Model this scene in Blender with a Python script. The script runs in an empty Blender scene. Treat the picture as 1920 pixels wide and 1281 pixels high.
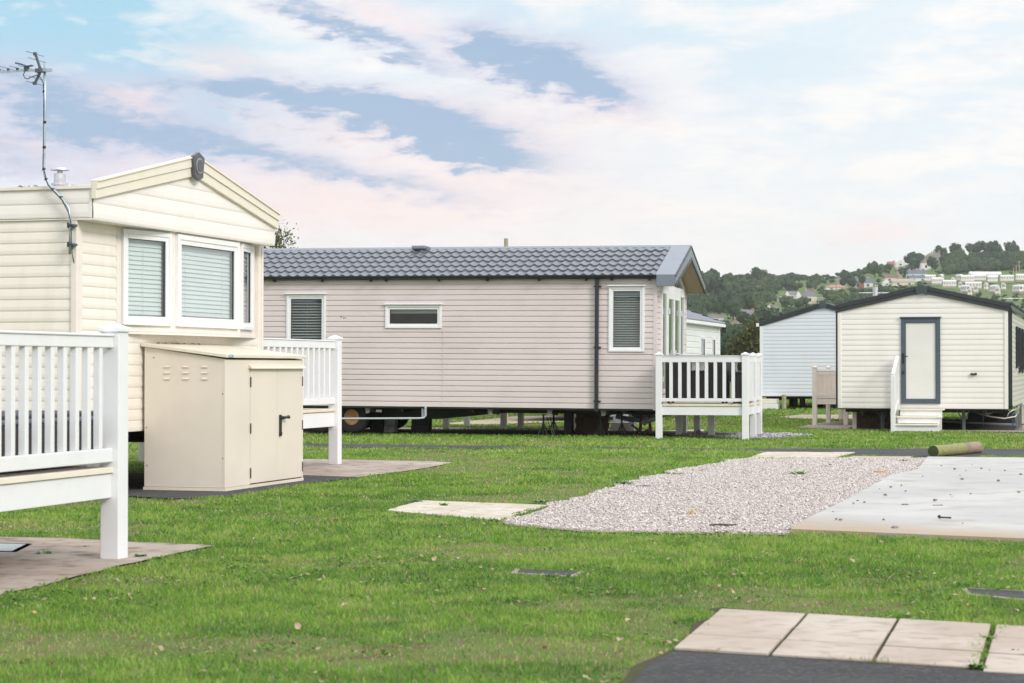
import bpy, bmesh, math, random
import numpy as np
from mathutils import Vector, Matrix, noise
R = math.radians
SC = bpy.context.scene
COL = SC.collection
random.seed(7)
rng = np.random.default_rng(11)

# ------------------------------------------------------------------ camera
FPX = 3733.33                      # focal length in photo pixels (70 mm on a 36 mm sensor)
EYE = 1.2
PITCH = math.atan(49.5 / FPX)
cd = bpy.data.cameras.new('camera')
cam = bpy.data.objects.new('camera', cd); COL.objects.link(cam)
cam.location = (0, 0, EYE); cam.rotation_euler = (math.pi / 2 + PITCH, 0, 0)
cd.sensor_width = 36; cd.lens = 70; cd.clip_start = 0.1; cd.clip_end = 6000
cd.dof.use_dof = True; cd.dof.focus_distance = 32; cd.dof.aperture_fstop = 7.1
SC.camera = cam

# ------------------------------------------------------------------ sky and sun
SUN_EL, SUN_AZ = R(32), R(136)       # azimuth measured clockwise from the view direction
W = bpy.data.worlds.new('World'); SC.world = W; W.use_nodes = True
nt = W.node_tree; nt.nodes.clear()
def N(t, **k):
    n = nt.nodes.new(t)
    for a, b in k.items(): setattr(n, a, b)
    return n
def L(a, b): nt.links.new(a, b)
def M(op, a, b=None, c=None, clamp=False):
    n = N('ShaderNodeMath', operation=op); n.use_clamp = clamp
    for i, v in enumerate((a, b, c)):
        if v is None: continue
        if isinstance(v, (int, float)): n.inputs[i].default_value = v
        else: L(v, n.inputs[i])
    return n.outputs[0]
def MIX(f, a, b):
    n = N('ShaderNodeMix', data_type='RGBA')
    for s, v in ((n.inputs[0], f), (n.inputs[6], a), (n.inputs[7], b)):
        if isinstance(v, (int, float)): s.default_value = v
        elif isinstance(v, tuple): s.default_value = (*v, 1)
        else: L(v, s)
    return n.outputs[2]
def SM(x, a, b):
    n = N('ShaderNodeMapRange', interpolation_type='SMOOTHSTEP')
    L(x, n.inputs[0]); n.inputs[1].default_value = a; n.inputs[2].default_value = b
    n.inputs[3].default_value = 0; n.inputs[4].default_value = 1
    return n.outputs[0]
tc = N('ShaderNodeTexCoord'); sep = N('ShaderNodeSeparateXYZ'); L(tc.outputs['Generated'], sep.inputs[0])
U = M('ARCTAN2', sep.outputs[0], sep.outputs[1])           # azimuth, radians
V = M('ARCSINE', sep.outputs[2])                             # elevation, radians
# slowly warped coordinates so cloud banks have torn edges
cmb = N('ShaderNodeCombineXYZ'); L(U, cmb.inputs[0]); L(M('MULTIPLY', V, 3.1), cmb.inputs[1])
rot = N('ShaderNodeMapping'); rot.inputs['Rotation'].default_value = (0, 0, R(14)); L(cmb.outputs[0], rot.inputs[0])
def NZ(scale, detail, rough=.55, off=(0, 0, 0), dist=0.0):
    mp = N('ShaderNodeMapping'); mp.inputs['Location'].default_value = off; L(rot.outputs[0], mp.inputs[0])
    n = N('ShaderNodeTexNoise'); L(mp.outputs[0], n.inputs['Vector'])
    n.inputs['Scale'].default_value = scale; n.inputs['Detail'].default_value = detail
    n.inputs['Roughness'].default_value = rough; n.inputs['Distortion'].default_value = dist
    return n.outputs[0]
nA = NZ(15, 7, .55, (3, 1, 0), .3); nB = NZ(46, 6, .6, (7, 5, 2), .3); nC = NZ(5, 4, .5, (1, 9, 4)); nD = NZ(120, 5, .6, (2, 8, 5), .3)
wU = M('ADD', U, M('MULTIPLY', M('SUBTRACT', nB, .5), .045)); wV = M('ADD', V, M('MULTIPLY', M('ADD', M('SUBTRACT', nA, .5), M('MULTIPLY', M('SUBTRACT', nB, .5), .5)), .028))
def blob(px, py, sx, sy, ang, amp):
    u0 = math.atan((px - 960) / FPX); v0 = (690 - py) / FPX
    du = M('SUBTRACT', wU, u0); dv = M('SUBTRACT', wV, v0); c, s = math.cos(R(ang)), math.sin(R(ang))
    a = M('MULTIPLY', M('ADD', M('MULTIPLY', du, c), M('MULTIPLY', dv, -s)), FPX / sx)
    b = M('MULTIPLY', M('ADD', M('MULTIPLY', du, s), M('MULTIPLY', dv, c)), FPX / sy)
    r2 = M('ADD', M('MULTIPLY', a, a), M('MULTIPLY', b, b))
    return M('MULTIPLY', M('EXPONENT', M('MULTIPLY', r2, -1.0)), amp)
def blobs(lst):
    t = None
    for b in lst:
        g = blob(*b); t = g if t is None else M('ADD', t, g)
    return t
# dark rain-grey banks, placed where the banks of this evening sky stand
dark = blobs([(640, 205, 290, 42, 7, 1.0), (860, 262, 210, 36, 14, .75), (1020, 130, 150, 50, 14, 1.05), (905, 85, 80, 26, 20, .5), (1120, 175, 110, 30, 12, .55),
              (610, 35, 170, 24, 20, .75), (760, 105, 120, 22, 22, .5), (430, 185, 160, 22, 4, .5), (210, 250, 200, 40, 6, .8),
              (60, 180, 150, 50, 10, .8), (480, 280, 180, 26, 10, .7), (720, 342, 200, 24, 8, .62), (20, 300, 120, 40, 6, .55), (900, 290, 130, 26, 12, .4)])
dens = M('ADD', M('MULTIPLY', dark, M('ADD', .92, M('MULTIPLY', nA, .9))), M('ADD', M('MULTIPLY', M('SUBTRACT', nB, .5), 1.05), M('MULTIPLY', M('SUBTRACT', nD, .5), .45)))
dmask = SM(dens, -.12, 1.25)
warm = blobs([(245, 200, 75, 20, 9, 1.0), (640, 390, 300, 60, 6, .75), (900, 330, 260, 50, 10, .6), (960, 240, 190, 40, 14, .6), (1110, 200, 120, 30, 14, .6),
              (430, 125, 120, 22, 8, .5), (1640, 445, 90, 30, 0, .6), (720, 25, 150, 22, 20, .5), (320, 330, 150, 40, 5, .4), (50, 290, 40, 14, 20, .8), (660, 250, 200, 22, 10, .5)])
# blue openings
blue = blobs([(110, 110, 260, 120, 0, 1.35), (330, 215, 110, 40, 5, .8), (20, 20, 200, 60, 0, .5), (330, 90, 260, 90, 0, .35), (1000, 20, 420, 70, 0, .30), (1320, 120, 260, 60, 6, .28), (420, 240, 90, 24, 5, .45)])
veil = SM(M('ADD', M('MULTIPLY', nA, .8), M('MULTIPLY', nB, .35)), .48, .78)
bmask = M('MULTIPLY', M('ADD', blue, M('MULTIPLY', M('SUBTRACT', nC, .45), .25)), M('SUBTRACT', 1.0, M('MULTIPLY', veil, .75)), clamp=True)
# away from the banks above, the whole vault carries the same broken cover
hi = SM(V, .22, .5)
vl = MIX(SM(nA, .42, .62), (.74, .81, .86), (.91, .885, .86))
base = MIX(SM(V, .02, .13), (.87, .87, .87), vl)
base = MIX(bmask, base, (.35, .60, .75))
lav = blobs([(120, 300, 420, 110, 4, .9), (500, 330, 420, 80, 8, .6), (60, 200, 160, 70, 6, .5), (800, 60, 260, 60, 16, .45), (1180, 150, 160, 60, 10, .35)])
base = MIX(M('MULTIPLY', M('MULTIPLY', lav, M('ADD', .35, M('MULTIPLY', nB, 1.1))), .85, clamp=True), base, (.57, .60, .78))
rose = blobs([(700, 420, 620, 95, 4, .6), (1300, 330, 520, 160, 8, .30)])
base = MIX(M('MULTIPLY', rose, .8, clamp=True), base, (.93, .83, .80))
base = MIX(M('MULTIPLY', M('MULTIPLY', warm, M('ADD', .45, nB)), .95, clamp=True), base, (.95, .74, .70))
core = MIX(SM(M('ADD', dens, M('MULTIPLY', M('SUBTRACT', nD, .5), .9)), .45, 1.35), (.57, .56, .68), (.30, .42, .60))
skyc = MIX(M('MULTIPLY', dmask, .95), base, core)
over = MIX(SM(M('ADD', nA, M('MULTIPLY', nC, .5)), .55, 1.0), (.72, .77, .84), (.96, .92, .88))
skyc = MIX(hi, skyc, over)
# an overcast vault is brighter overhead than at the horizon
gain = M('ADD', 1.0, M('MULTIPLY', hi, .55))
gm = N('ShaderNodeMix', data_type='RGBA', blend_type='MULTIPLY'); gm.inputs[0].default_value = 1
L(skyc, gm.inputs[6]); gc = N('ShaderNodeCombineColor'); [L(gain, gc.inputs[i]) for i in range(3)]; L(gc.outputs[0], gm.inputs[7])
cl = N('ShaderNodeBackground'); L(gm.outputs[2], cl.inputs[0]); cl.inputs[1].default_value = .90
nish = N('ShaderNodeTexSky', sky_type='NISHITA', sun_disc=False, sun_elevation=SUN_EL, sun_rotation=SUN_AZ, dust_density=2.0)
bg = N('ShaderNodeBackground'); L(nish.outputs[0], bg.inputs[0]); bg.inputs[1].default_value = .1
ms = N('ShaderNodeMixShader'); ms.inputs[0].default_value = .93; L(bg.outputs[0], ms.inputs[1]); L(cl.outputs[0], ms.inputs[2])
wo = N('ShaderNodeOutputWorld'); L(ms.outputs[0], wo.inputs[0])
W.cycles.sampling_method = 'MANUAL'; W.cycles.sample_map_resolution = 512

sd = bpy.data.lights.new('sun', 'SUN'); sd.energy = 1.6; sd.angle = R(16); sd.color = (1, .94, .86)
sun = bpy.data.objects.new('sun', sd); COL.objects.link(sun)
dv = Vector((math.sin(SUN_AZ) * math.cos(SUN_EL), math.cos(SUN_AZ) * math.cos(SUN_EL), math.sin(SUN_EL)))
sun.rotation_euler = dv.to_track_quat('Z', 'Y').to_euler()
vs = SC.view_settings; vs.view_transform = 'Standard'; vs.look = 'None'; vs.exposure = 0.40; vs.gamma = 1
SC.cycles.max_bounces = 6; SC.cycles.transparent_max_bounces = 12; SC.cycles.caustics_reflective = False; SC.cycles.caustics_refractive = False

# ------------------------------------------------------------------ helpers
def ray(px, py):
    u = (px - 960) / FPX; v = -(py - 640.5) / FPX
    return Vector((u, math.cos(PITCH) - v * math.sin(PITCH), math.sin(PITCH) + v * math.cos(PITCH)))
def G(px, py, z=0.0):
    """point of the ground plane seen at a photo pixel"""
    r = ray(px, py); t = (z - EYE) / r.z
    return Vector((r.x * t, r.y * t, z))

def mat(name, col, rough=.5, var=.06, vscale=3.0, bump=0.0, bscale=40, metal=0.0, spec=.5, dirt=None, dscale=1.5, damt=.25,
        rvar=.08, stretch=(1, 1, 1), emit=None, coat=0.0):
    m = bpy.data.materials.new(name); m.use_nodes = True; t = m.node_tree; b = t.nodes['Principled BSDF']
    def n(tp, **k):
        x = t.nodes.new(tp)
        for a, c in k.items(): setattr(x, a, c)
        return x
    co = n('ShaderNodeTexCoord'); mp = n('ShaderNodeMapping'); mp.inputs['Scale'].default_value = stretch
    t.links.new(co.outputs['Object'], mp.inputs[0])
    nz = n('ShaderNodeTexNoise'); nz.inputs['Scale'].default_value = vscale; nz.inputs['Detail'].default_value = 6; t.links.new(mp.outputs[0], nz.inputs['Vector'])
    mr = n('ShaderNodeMapRange'); mr.inputs[1].default_value = .3; mr.inputs[2].default_value = .7
    mr.inputs[3].default_value = 1 - var; mr.inputs[4].default_value = 1 + var; t.links.new(nz.outputs[0], mr.inputs[0])
    mu = n('ShaderNodeMix', data_type='RGBA', blend_type='MULTIPLY'); mu.inputs[0].default_value = 1
    mu.inputs[6].default_value = (*col, 1); t.links.new(mr.outputs[0], mu.inputs[7]); out = mu.outputs[2]
    if dirt:
        n2 = n('ShaderNodeTexNoise'); n2.inputs['Scale'].default_value = dscale; n2.inputs['Detail'].default_value = 9; n2.inputs['Roughness'].default_value = .65
        t.links.new(mp.outputs[0], n2.inputs['Vector'])
        r2 = n('ShaderNodeMapRange'); r2.inputs[1].default_value = .48; r2.inputs[2].default_value = .75; r2.inputs[3].default_value = 0; r2.inputs[4].default_value = damt
        t.links.new(n2.outputs[0], r2.inputs[0])
        md = n('ShaderNodeMix', data_type='RGBA'); t.links.new(r2.outputs[0], md.inputs[0]); t.links.new(out, md.inputs[6]); md.inputs[7].default_value = (*dirt, 1); out = md.outputs[2]
    t.links.new(out, b.inputs['Base Color'])
    rr = n('ShaderNodeMapRange'); rr.inputs[1].default_value = .3; rr.inputs[2].default_value = .7
    rr.inputs[3].default_value = max(.02, rough - rvar); rr.inputs[4].default_value = min(1, rough + rvar); t.links.new(nz.outputs[0], rr.inputs[0]); t.links.new(rr.outputs[0], b.inputs['Roughness'])
    b.inputs['Metallic'].default_value = metal; b.inputs['Specular IOR Level'].default_value = spec
    b.inputs['Coat Weight'].default_value = coat
    if bump:
        nb = n('ShaderNodeTexNoise'); nb.inputs['Scale'].default_value = bscale; nb.inputs['Detail'].default_value = 5; t.links.new(mp.outputs[0], nb.inputs['Vector'])
        bp = n('ShaderNodeBump'); bp.inputs['Strength'].default_value = bump; bp.inputs['Distance'].default_value = .01
        t.links.new(nb.outputs[0], bp.inputs['Height']); t.links.new(bp.outputs[0], b.inputs['Normal'])
    return m

def glass(name, tint=(.9, .95, .95), refl=1.0):
    m = bpy.data.materials.new(name); m.use_nodes = True; t = m.node_tree; t.nodes.clear()
    o = t.nodes.new('ShaderNodeOutputMaterial'); tr = t.nodes.new('ShaderNodeBsdfTransparent'); tr.inputs[0].default_value = (*tint, 1)
    gl = t.nodes.new('ShaderNodeBsdfGlossy'); gl.inputs['Roughness'].default_value = .02; gl.inputs[0].default_value = (.95, .97, 1, 1)
    nz = t.nodes.new('ShaderNodeTexNoise'); nz.inputs['Scale'].default_value = 1.3; bp = t.nodes.new('ShaderNodeBump'); bp.inputs['Strength'].default_value = .05; bp.inputs['Distance'].default_value = .05
    co = t.nodes.new('ShaderNodeTexCoord'); t.links.new(co.outputs['Object'], nz.inputs['Vector']); t.links.new(nz.outputs[0], bp.inputs['Height']); t.links.new(bp.outputs[0], gl.inputs['Normal'])
    lw = t.nodes.new('ShaderNodeLayerWeight'); pw = t.nodes.new('ShaderNodeMath'); pw.operation = 'POWER'; t.links.new(lw.outputs['Facing'], pw.inputs[0]); pw.inputs[1].default_value = 3.2; fr = t.nodes.new('ShaderNodeMath'); fr.operation = 'MULTIPLY_ADD'; t.links.new(pw.outputs[0], fr.inputs[0]); fr.inputs[1].default_value = .93; fr.inputs[2].default_value = .10
    mx = t.nodes.new('ShaderNodeMixShader'); t.links.new(fr.outputs[0], mx.inputs[0]); t.links.new(tr.outputs[0], mx.inputs[1]); t.links.new(gl.outputs[0], mx.inputs[2]); t.links.new(mx.outputs[0], o.inputs[0])
    return m

class MB:
    """collects shapes that become ONE mesh object"""
    def __init__(s): s.v = []; s.f = []; s.mi = []; s.cur = 0
    def add(s, vs, fs):
        n = len(s.v); s.v += [tuple(map(float, v)) for v in vs]; s.f += [tuple(i + n for i in f) for f in fs]; s.mi += [s.cur] * len(fs); return s
    def box(s, x0, x1, y0, y1, z0, z1):
        vs = [(x, y, z) for x in (x0, x1) for y in (y0, y1) for z in (z0, z1)]
        return s.add(vs, [(0, 1, 3, 2), (4, 6, 7, 5), (0, 4, 5, 1), (2, 3, 7, 6), (0, 2, 6, 4), (1, 5, 7, 3)])
    def quad(s, *p): return s.add(p, [tuple(range(len(p)))])
    def prism(s, poly, d):
        """poly: 3D loop, d: extrusion vector"""
        n = len(poly); d = Vector(d); q = [Vector(p) for p in poly]; vs = q + [p + d for p in q]
        return s.add(vs, [tuple(range(n - 1, -1, -1)), tuple(range(n, 2 * n))] + [(i, (i + 1) % n, n + (i + 1) % n, n + i) for i in range(n)])
    def bar(s, a, b, w, h, up=(0, 0, 1)):
        a = Vector(a); b = Vector(b); d = (b - a).normalized(); up = Vector(up)
        if abs(d.dot(up)) > .98: up = Vector((1, 0, 0))
        x = d.cross(up).normalized(); y = x.cross(d).normalized()
        q = [a + x * (i * w / 2) + y * (j * h / 2) for i, j in ((-1, -1), (1, -1), (1, 1), (-1, 1))]
        return s.prism(q, b - a)
    def tube(s, pts, r, n=8, cap=True):
        pts = [Vector(p) for p in pts]; rs = r if isinstance(r, (list, tuple)) else [r] * len(pts); vs = []; fs = []; ref = None
        for i, p in enumerate(pts):
            d = (pts[min(i + 1, len(pts) - 1)] - pts[max(i - 1, 0)]).normalized()
            if ref is None: ref = Vector((0, 0, 1)) if abs(d.z) < .9 else Vector((1, 0, 0))
            x = d.cross(ref).normalized(); y = x.cross(d).normalized()
            for k in range(n):
                a = 2 * math.pi * k / n; vs.append(p + (x * math.cos(a) + y * math.sin(a)) * rs[i])
        for i in range(len(pts) - 1):
            for k in range(n): fs.append((i * n + k, i * n + (k + 1) % n, (i + 1) * n + (k + 1) % n, (i + 1) * n + k))
        if cap: fs += [tuple(range(n - 1, -1, -1)), tuple((len(pts) - 1) * n + k for k in range(n))]
        return s.add(vs, fs)
    def build(s, name, m, parent=None, bevel=0, smooth=False, loc=None, rz=0):
        me = bpy.data.meshes.new(name); me.from_pydata(s.v, [], s.f); me.update()
        for mm in (m if isinstance(m, (list, tuple)) else [m]): me.materials.append(mm)
        if any(s.mi): me.polygons.foreach_set('material_index', s.mi)
        bm = bmesh.new(); bm.from_mesh(me); bmesh.ops.recalc_face_normals(bm, faces=bm.faces); bm.to_mesh(me); bm.free()
        if smooth: me.polygons.foreach_set('use_smooth', [True] * len(me.polygons))
        o = bpy.data.objects.new(name, me); COL.objects.link(o)
        if parent: o.parent = parent
        if loc is not None: o.location = loc
        if rz: o.rotation_euler.z = rz
        if bevel:
            b = o.modifiers.new('b', 'BEVEL'); b.width = bevel; b.segments = 2; b.limit_method = 'ANGLE'; b.angle_limit = R(40); b.harden_normals = False
        return o

def empty(name, loc, th=0, label=None, cat=None, group=None, tilt=0, kind=None):
    o = bpy.data.objects.new(name, None); COL.objects.link(o); o.location = loc; o.rotation_euler = (0, tilt, -R(th)); o.empty_display_size = .2
    return tag(o, label, cat, group, kind)
def tag(o, label=None, cat=None, group=None, kind=None):
    if label: o['label'] = label
    if cat: o['category'] = cat
    if group: o['group'] = group
    if kind: o['kind'] = kind
    return o
def struct(o): o['kind'] = 'structure'; return o
def children(o): return [c for c in bpy.data.objects if c.parent == o]
def copy_tree(o, parent=None):
    c = o.copy(); COL.objects.link(c); c.parent = parent
    for ch in children(o): copy_tree(ch, c)
    return c
def loft(T, u, o, z): return T(u, o, z)
def siding(mb, T, z0, z1, pitch, prof, span, holes=(), zbreaks=()):
    """horizontal lap boards with a real profile; span(z)->(u0,u1); holes (u0,u1,z0,z1) are cut out"""
    n = max(1, round((z1 - z0) / pitch)); pitch = (z1 - z0) / n
    P = lambda z: None
    zs = []
    for i in range(n):
        for (t0, o0), (t1, o1) in zip(prof[:-1], prof[1:]):
            zs.append((z0 + (i + t0) * pitch, z0 + (i + t1) * pitch, o0, o1))
    cuts = sorted(set(list(zbreaks) + [h[2] for h in holes] + [h[3] for h in holes]))
    segs = []
    for a, b, oa, ob in zs:
        if b - a < 1e-6: segs.append((a, b, oa, ob)); continue
        c = [a] + [k for k in cuts if a + 1e-5 < k < b - 1e-5] + [b]
        for p, q in zip(c[:-1], c[1:]): segs.append((p, q, oa + (ob - oa) * (p - a) / (b - a), oa + (ob - oa) * (q - a) / (b - a)))
    for a, b, oa, ob in segs:
        zm = (a + b) / 2; la, ra = span(min(max(a, z0), z1)); lb, rb = span(min(max(b, z0), z1))
        hs = sorted((h[0], h[1]) for h in holes if h[2] < zm < h[3])
        cur = None; iv = []; left = (la, lb)
        for h0, h1 in hs:
            iv.append((left, (h0, h0))); left = (h1, h1)
        iv.append((left, (ra, rb)))
        for (l0, l1), (r0, r1) in iv:
            if r0 - l0 < 1e-4 and r1 - l1 < 1e-4: continue
            mb.add([T(l0, oa, a), T(r0, oa, a), T(max(r1, l1), ob, b), T(l1, ob, b)], [(0, 1, 2, 3)])
    return mb
PROF_LAP = [(0, .011), (.05, .014), (.78, .010), (.87, .001), (.98, .000), (1.0, .011)]
PROF_SOFT = [(0, .0028), (.10, .0055), (.36, .0065), (.62, .004), (.86, .0016), (.96, .0), (1.0, .0028)]

def wbox(mb, T, u0, u1, o0, o1, z0, z1):
    c = [T(u, o, z) for u in (u0, u1) for o in (o0, o1) for z in (z0, z1)]
    return mb.add(c, [(0, 1, 3, 2), (4, 6, 7, 5), (0, 4, 5, 1), (2, 3, 7, 6), (0, 2, 6, 4), (1, 5, 7, 3)])
def ring(mb, T, u0, u1, z0, z1, w, o0, o1):
    wbox(mb, T, u0, u0 + w, o0, o1, z0, z1); wbox(mb, T, u1 - w, u1, o0, o1, z0, z1)
    wbox(mb, T, u0 + w, u1 - w, o0, o1, z0, z0 + w); wbox(mb, T, u0 + w, u1 - w, o0, o1, z1 - w, z1); return mb
def window(parent, T, u0, u1, z0, z1, m, gm, w=.07, out=.03, sash=True, blind=None, head=0, name='window', slat=.045, ang=60, bm=None, label=None):
    f = MB(); ring(f, T, u0, u1, z0, z1, w * .55, -.03, out)
    ring(f, T, u0 + w * .5, u1 - w * .5, z0 + w * .5, z1 - w * .5, w * .55, -.02, out * .62)
    if head: wbox(f, T, u0 - .02, u1 + .02, 0, out + .035, z1 + .004, z1 + .004 + head)
    fo = f.build(name, m, parent, bevel=.004)
    if label: fo['label'] = label
    g = MB(); g.quad(T(u0 + w, -.005, z0 + w), T(u1 - w, -.005, z0 + w), T(u1 - w, -.005, z1 - w), T(u0 + w, -.005, z1 - w)); g.build('pane', gm, fo)
    k = MB(); ring(k, T, u0 + w, u1 - w, z0 + w, z1 - w, .009, -.012, .004); k.build('gasket', MT['rubber'], fo)
    if blind:
        b = MB(); z = z0 + w + .01; a = R(ang); h = slat * .5
        z_lo = z0 + w + (z1 - z0 - 2 * w) * blind[0]; z = z_lo
        while z < z1 - w:
            b.add([T(u0 + w * .9, -.05 + math.cos(a) * h, z - math.sin(a) * h), T(u1 - w * .9, -.05 + math.cos(a) * h, z - math.sin(a) * h),
                   T(u1 - w * .9, -.05 - math.cos(a) * h, z + math.sin(a) * h), T(u0 + w * .9, -.05 - math.cos(a) * h, z + math.sin(a) * h)], [(0, 1, 2, 3)]); z += blind[1]
        for q in (.5,) if u1 - u0 < .9 else (.2, .8):
            uu = u0 + (u1 - u0) * q; wbox(b, T, uu - .002, uu + .002, -.035, -.033, z_lo, z1 - w)
        b.build('blind', bm or MT['blind'], fo)
    return fo

MT = {}
MT['rubber'] = mat('rubber', (.02, .022, .024), .6)
MT['cream'] = mat('cream_pvc', (.83, .775, .71), .42, .03, 2, dirt=(.52, .50, .40), dscale=3.2, damt=.34, stretch=(1, 1, .25))
MT['cream_lt'] = mat('cream_pvc_light', (.83, .79, .765), .42, .03, 2, dirt=(.55, .52, .44), dscale=2.2, damt=.22, stretch=(1, 1, .25))
MT['cream_trim'] = mat('cream_trim', (.80, .74, .69), .45, .03, 3, dirt=(.5, .44, .34), dscale=5, damt=.2)
MT['barge'] = mat('barge_yellow', (.77, .72, .62), .4, .05, 3, dirt=(.4, .4, .24), dscale=3, damt=.25)
MT['white'] = mat('white_pvc', (.80, .81, .83), .35, .03, 4, dirt=(.5, .5, .45), dscale=5, damt=.16)
MT['white_old'] = mat('white_pvc_weathered', (.78, .79, .82), .4, .03, 3, bump=.06, bscale=60, dirt=(.45, .45, .38), dscale=3, damt=.25)
MT['blind'] = mat('blind_white', (.78, .79, .78), .5, .03)
MT['blind_grey'] = mat('blind_grey', (.66, .65, .61), .5, .05)
MT['taupe'] = mat('taupe_pvc', (.655, .585, .58), .48, .035, 1.2, dirt=(.36, .32, .30), dscale=2, damt=.22, stretch=(.5, 1, .8))
MT['anthracite'] = mat('anthracite', (.022, .028, .034), .35, .1)
MT['darksteel'] = mat('dark_steel', (.03, .033, .033), .55, .3, 8, dirt=(.09, .06, .04), dscale=6, damt=.5)
MT['slate_trim'] = mat('slate_blue_trim', (.20, .235, .28), .30, .08, 3, metal=.25)
MT['tile'] = mat('roof_tile_steel', (.15, .165, .195), .34, .14, 5, bump=.15, bscale=220, metal=.15, dirt=(.28, .28, .31), dscale=9, damt=.3)
MT['tile2'] = mat('roof_tile_blue', (.22, .235, .28), .4, .1, 5)
MT['soffit'] = mat('soffit_tan', (.44, .34, .25), .6, .08, 6)
MT['shed'] = mat('shed_metal', (.735, .665, .585), .42, .045, 1.3, bump=.02, bscale=12, dirt=(.62, .50, .46), dscale=1.6, damt=.4)
MT['shed_trim'] = mat('shed_trim', (.72, .67, .55), .4, .04)
MT['black'] = mat('black_plastic', (.018, .02, .02), .4, .1)
MT['badge'] = mat('badge_blue', (.10, .22, .34), .35)
MT['beige_board'] = mat('beige_board', (.72, .65, .52), .5, .05, 6, bump=.1, bscale=80)
MT['deck_floor'] = mat('deck_floor', (.5, .45, .38), .6, .1)
MT['beige_pvc'] = mat('beige_pvc', (.90, .80, .73), .45, .04, 3, dirt=(.4, .33, .27), dscale=4, damt=.2)
MT['ivory'] = mat('ivory_pvc', (.84, .81, .775), .42, .025, 2, dirt=(.6, .57, .48), dscale=2.2, damt=.2, stretch=(1, 1, .3))
MT['paleblue'] = mat('pale_blue_pvc', (.67, .705, .775), .42, .03, 2, dirt=(.45, .5, .5), dscale=2, damt=.2, stretch=(1, 1, .3))
MT['palegreen'] = mat('pale_green_white_pvc', (.70, .74, .73), .42, .03, 2)
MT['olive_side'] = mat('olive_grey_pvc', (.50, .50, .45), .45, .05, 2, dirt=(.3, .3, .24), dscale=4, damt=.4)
MT['door_frame'] = mat('blue_grey_frame', (.075, .10, .13), .35, .06)
MT['door_panel'] = mat('door_panel', (.76, .75, .72), .35, .03)
MT['galv'] = mat('galvanised', (.42, .50, .55), .35, .15, 20, metal=.6)
MT['greypipe'] = mat('grey_pipe', (.50, .54, .58), .4, .05)
MT['block'] = mat('concrete_block', (.26, .25, .24), .9, .2, 12, bump=.4, bscale=90)
MT['brick_dark'] = mat('brown_block', (.13, .085, .06), .9, .35, 14, bump=.3)
MT['rust'] = mat('rusty_rim', (.42, .22, .08), .8, .35, 25, dirt=(.55, .42, .25), dscale=12, damt=.8)
MT['tyre'] = mat('tyre', (.018, .018, .02), .85, .2, 30, bump=.3)
MT['rattan'] = mat('rattan', (.060, .052, .056), .7, .45, 60, bump=.8, bscale=160, stretch=(1, 1, 2.5))
MT['rattan_top'] = mat('rattan_top', (.13, .15, .19), .5, .2, 40)
MT['cloth'] = mat('white_cloth', (.72, .73, .73), .85, .08, 12, bump=.3, bscale=30)
MT['red_paint'] = mat('red_paint', (.38, .10, .06), .55, .15)
MT['blue_bag'] = mat('blue_plastic', (.04, .16, .34), .45, .3, 20)
MT['wood_old'] = mat('old_wood', (.34, .32, .22), .85, .25, 14, bump=.5, bscale=50, dirt=(.25, .30, .12), dscale=9, damt=.7, stretch=(3, 3, .6))
MT['flue'] = mat('flue_metal', (.62, .62, .66), .35, .12, 20, metal=.5)
MT['moss'] = mat('moss', (.16, .15, .05), .95, .5, 60, bump=.6)
MT['glass'] = glass('window_glass', (.86, .93, .93))
MT['glass_dk'] = glass('window_glass_grey', (.62, .70, .70))
MT['bark'] = mat('bark', (.10, .075, .05), .9, .3, 12, bump=.5)
MT['hose'] = mat('blue_hose', (.03, .16, .36), .4, .1)
MT['legsteel'] = mat('leg_steel', (.11, .12, .125), .55, .2, 10)
MT['beige_board2'] = mat('cream_tread', (.78, .73, .63), .5, .04, 5)
MT['interior'] = mat('interior', (.32, .28, .24), .8, .2)

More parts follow.
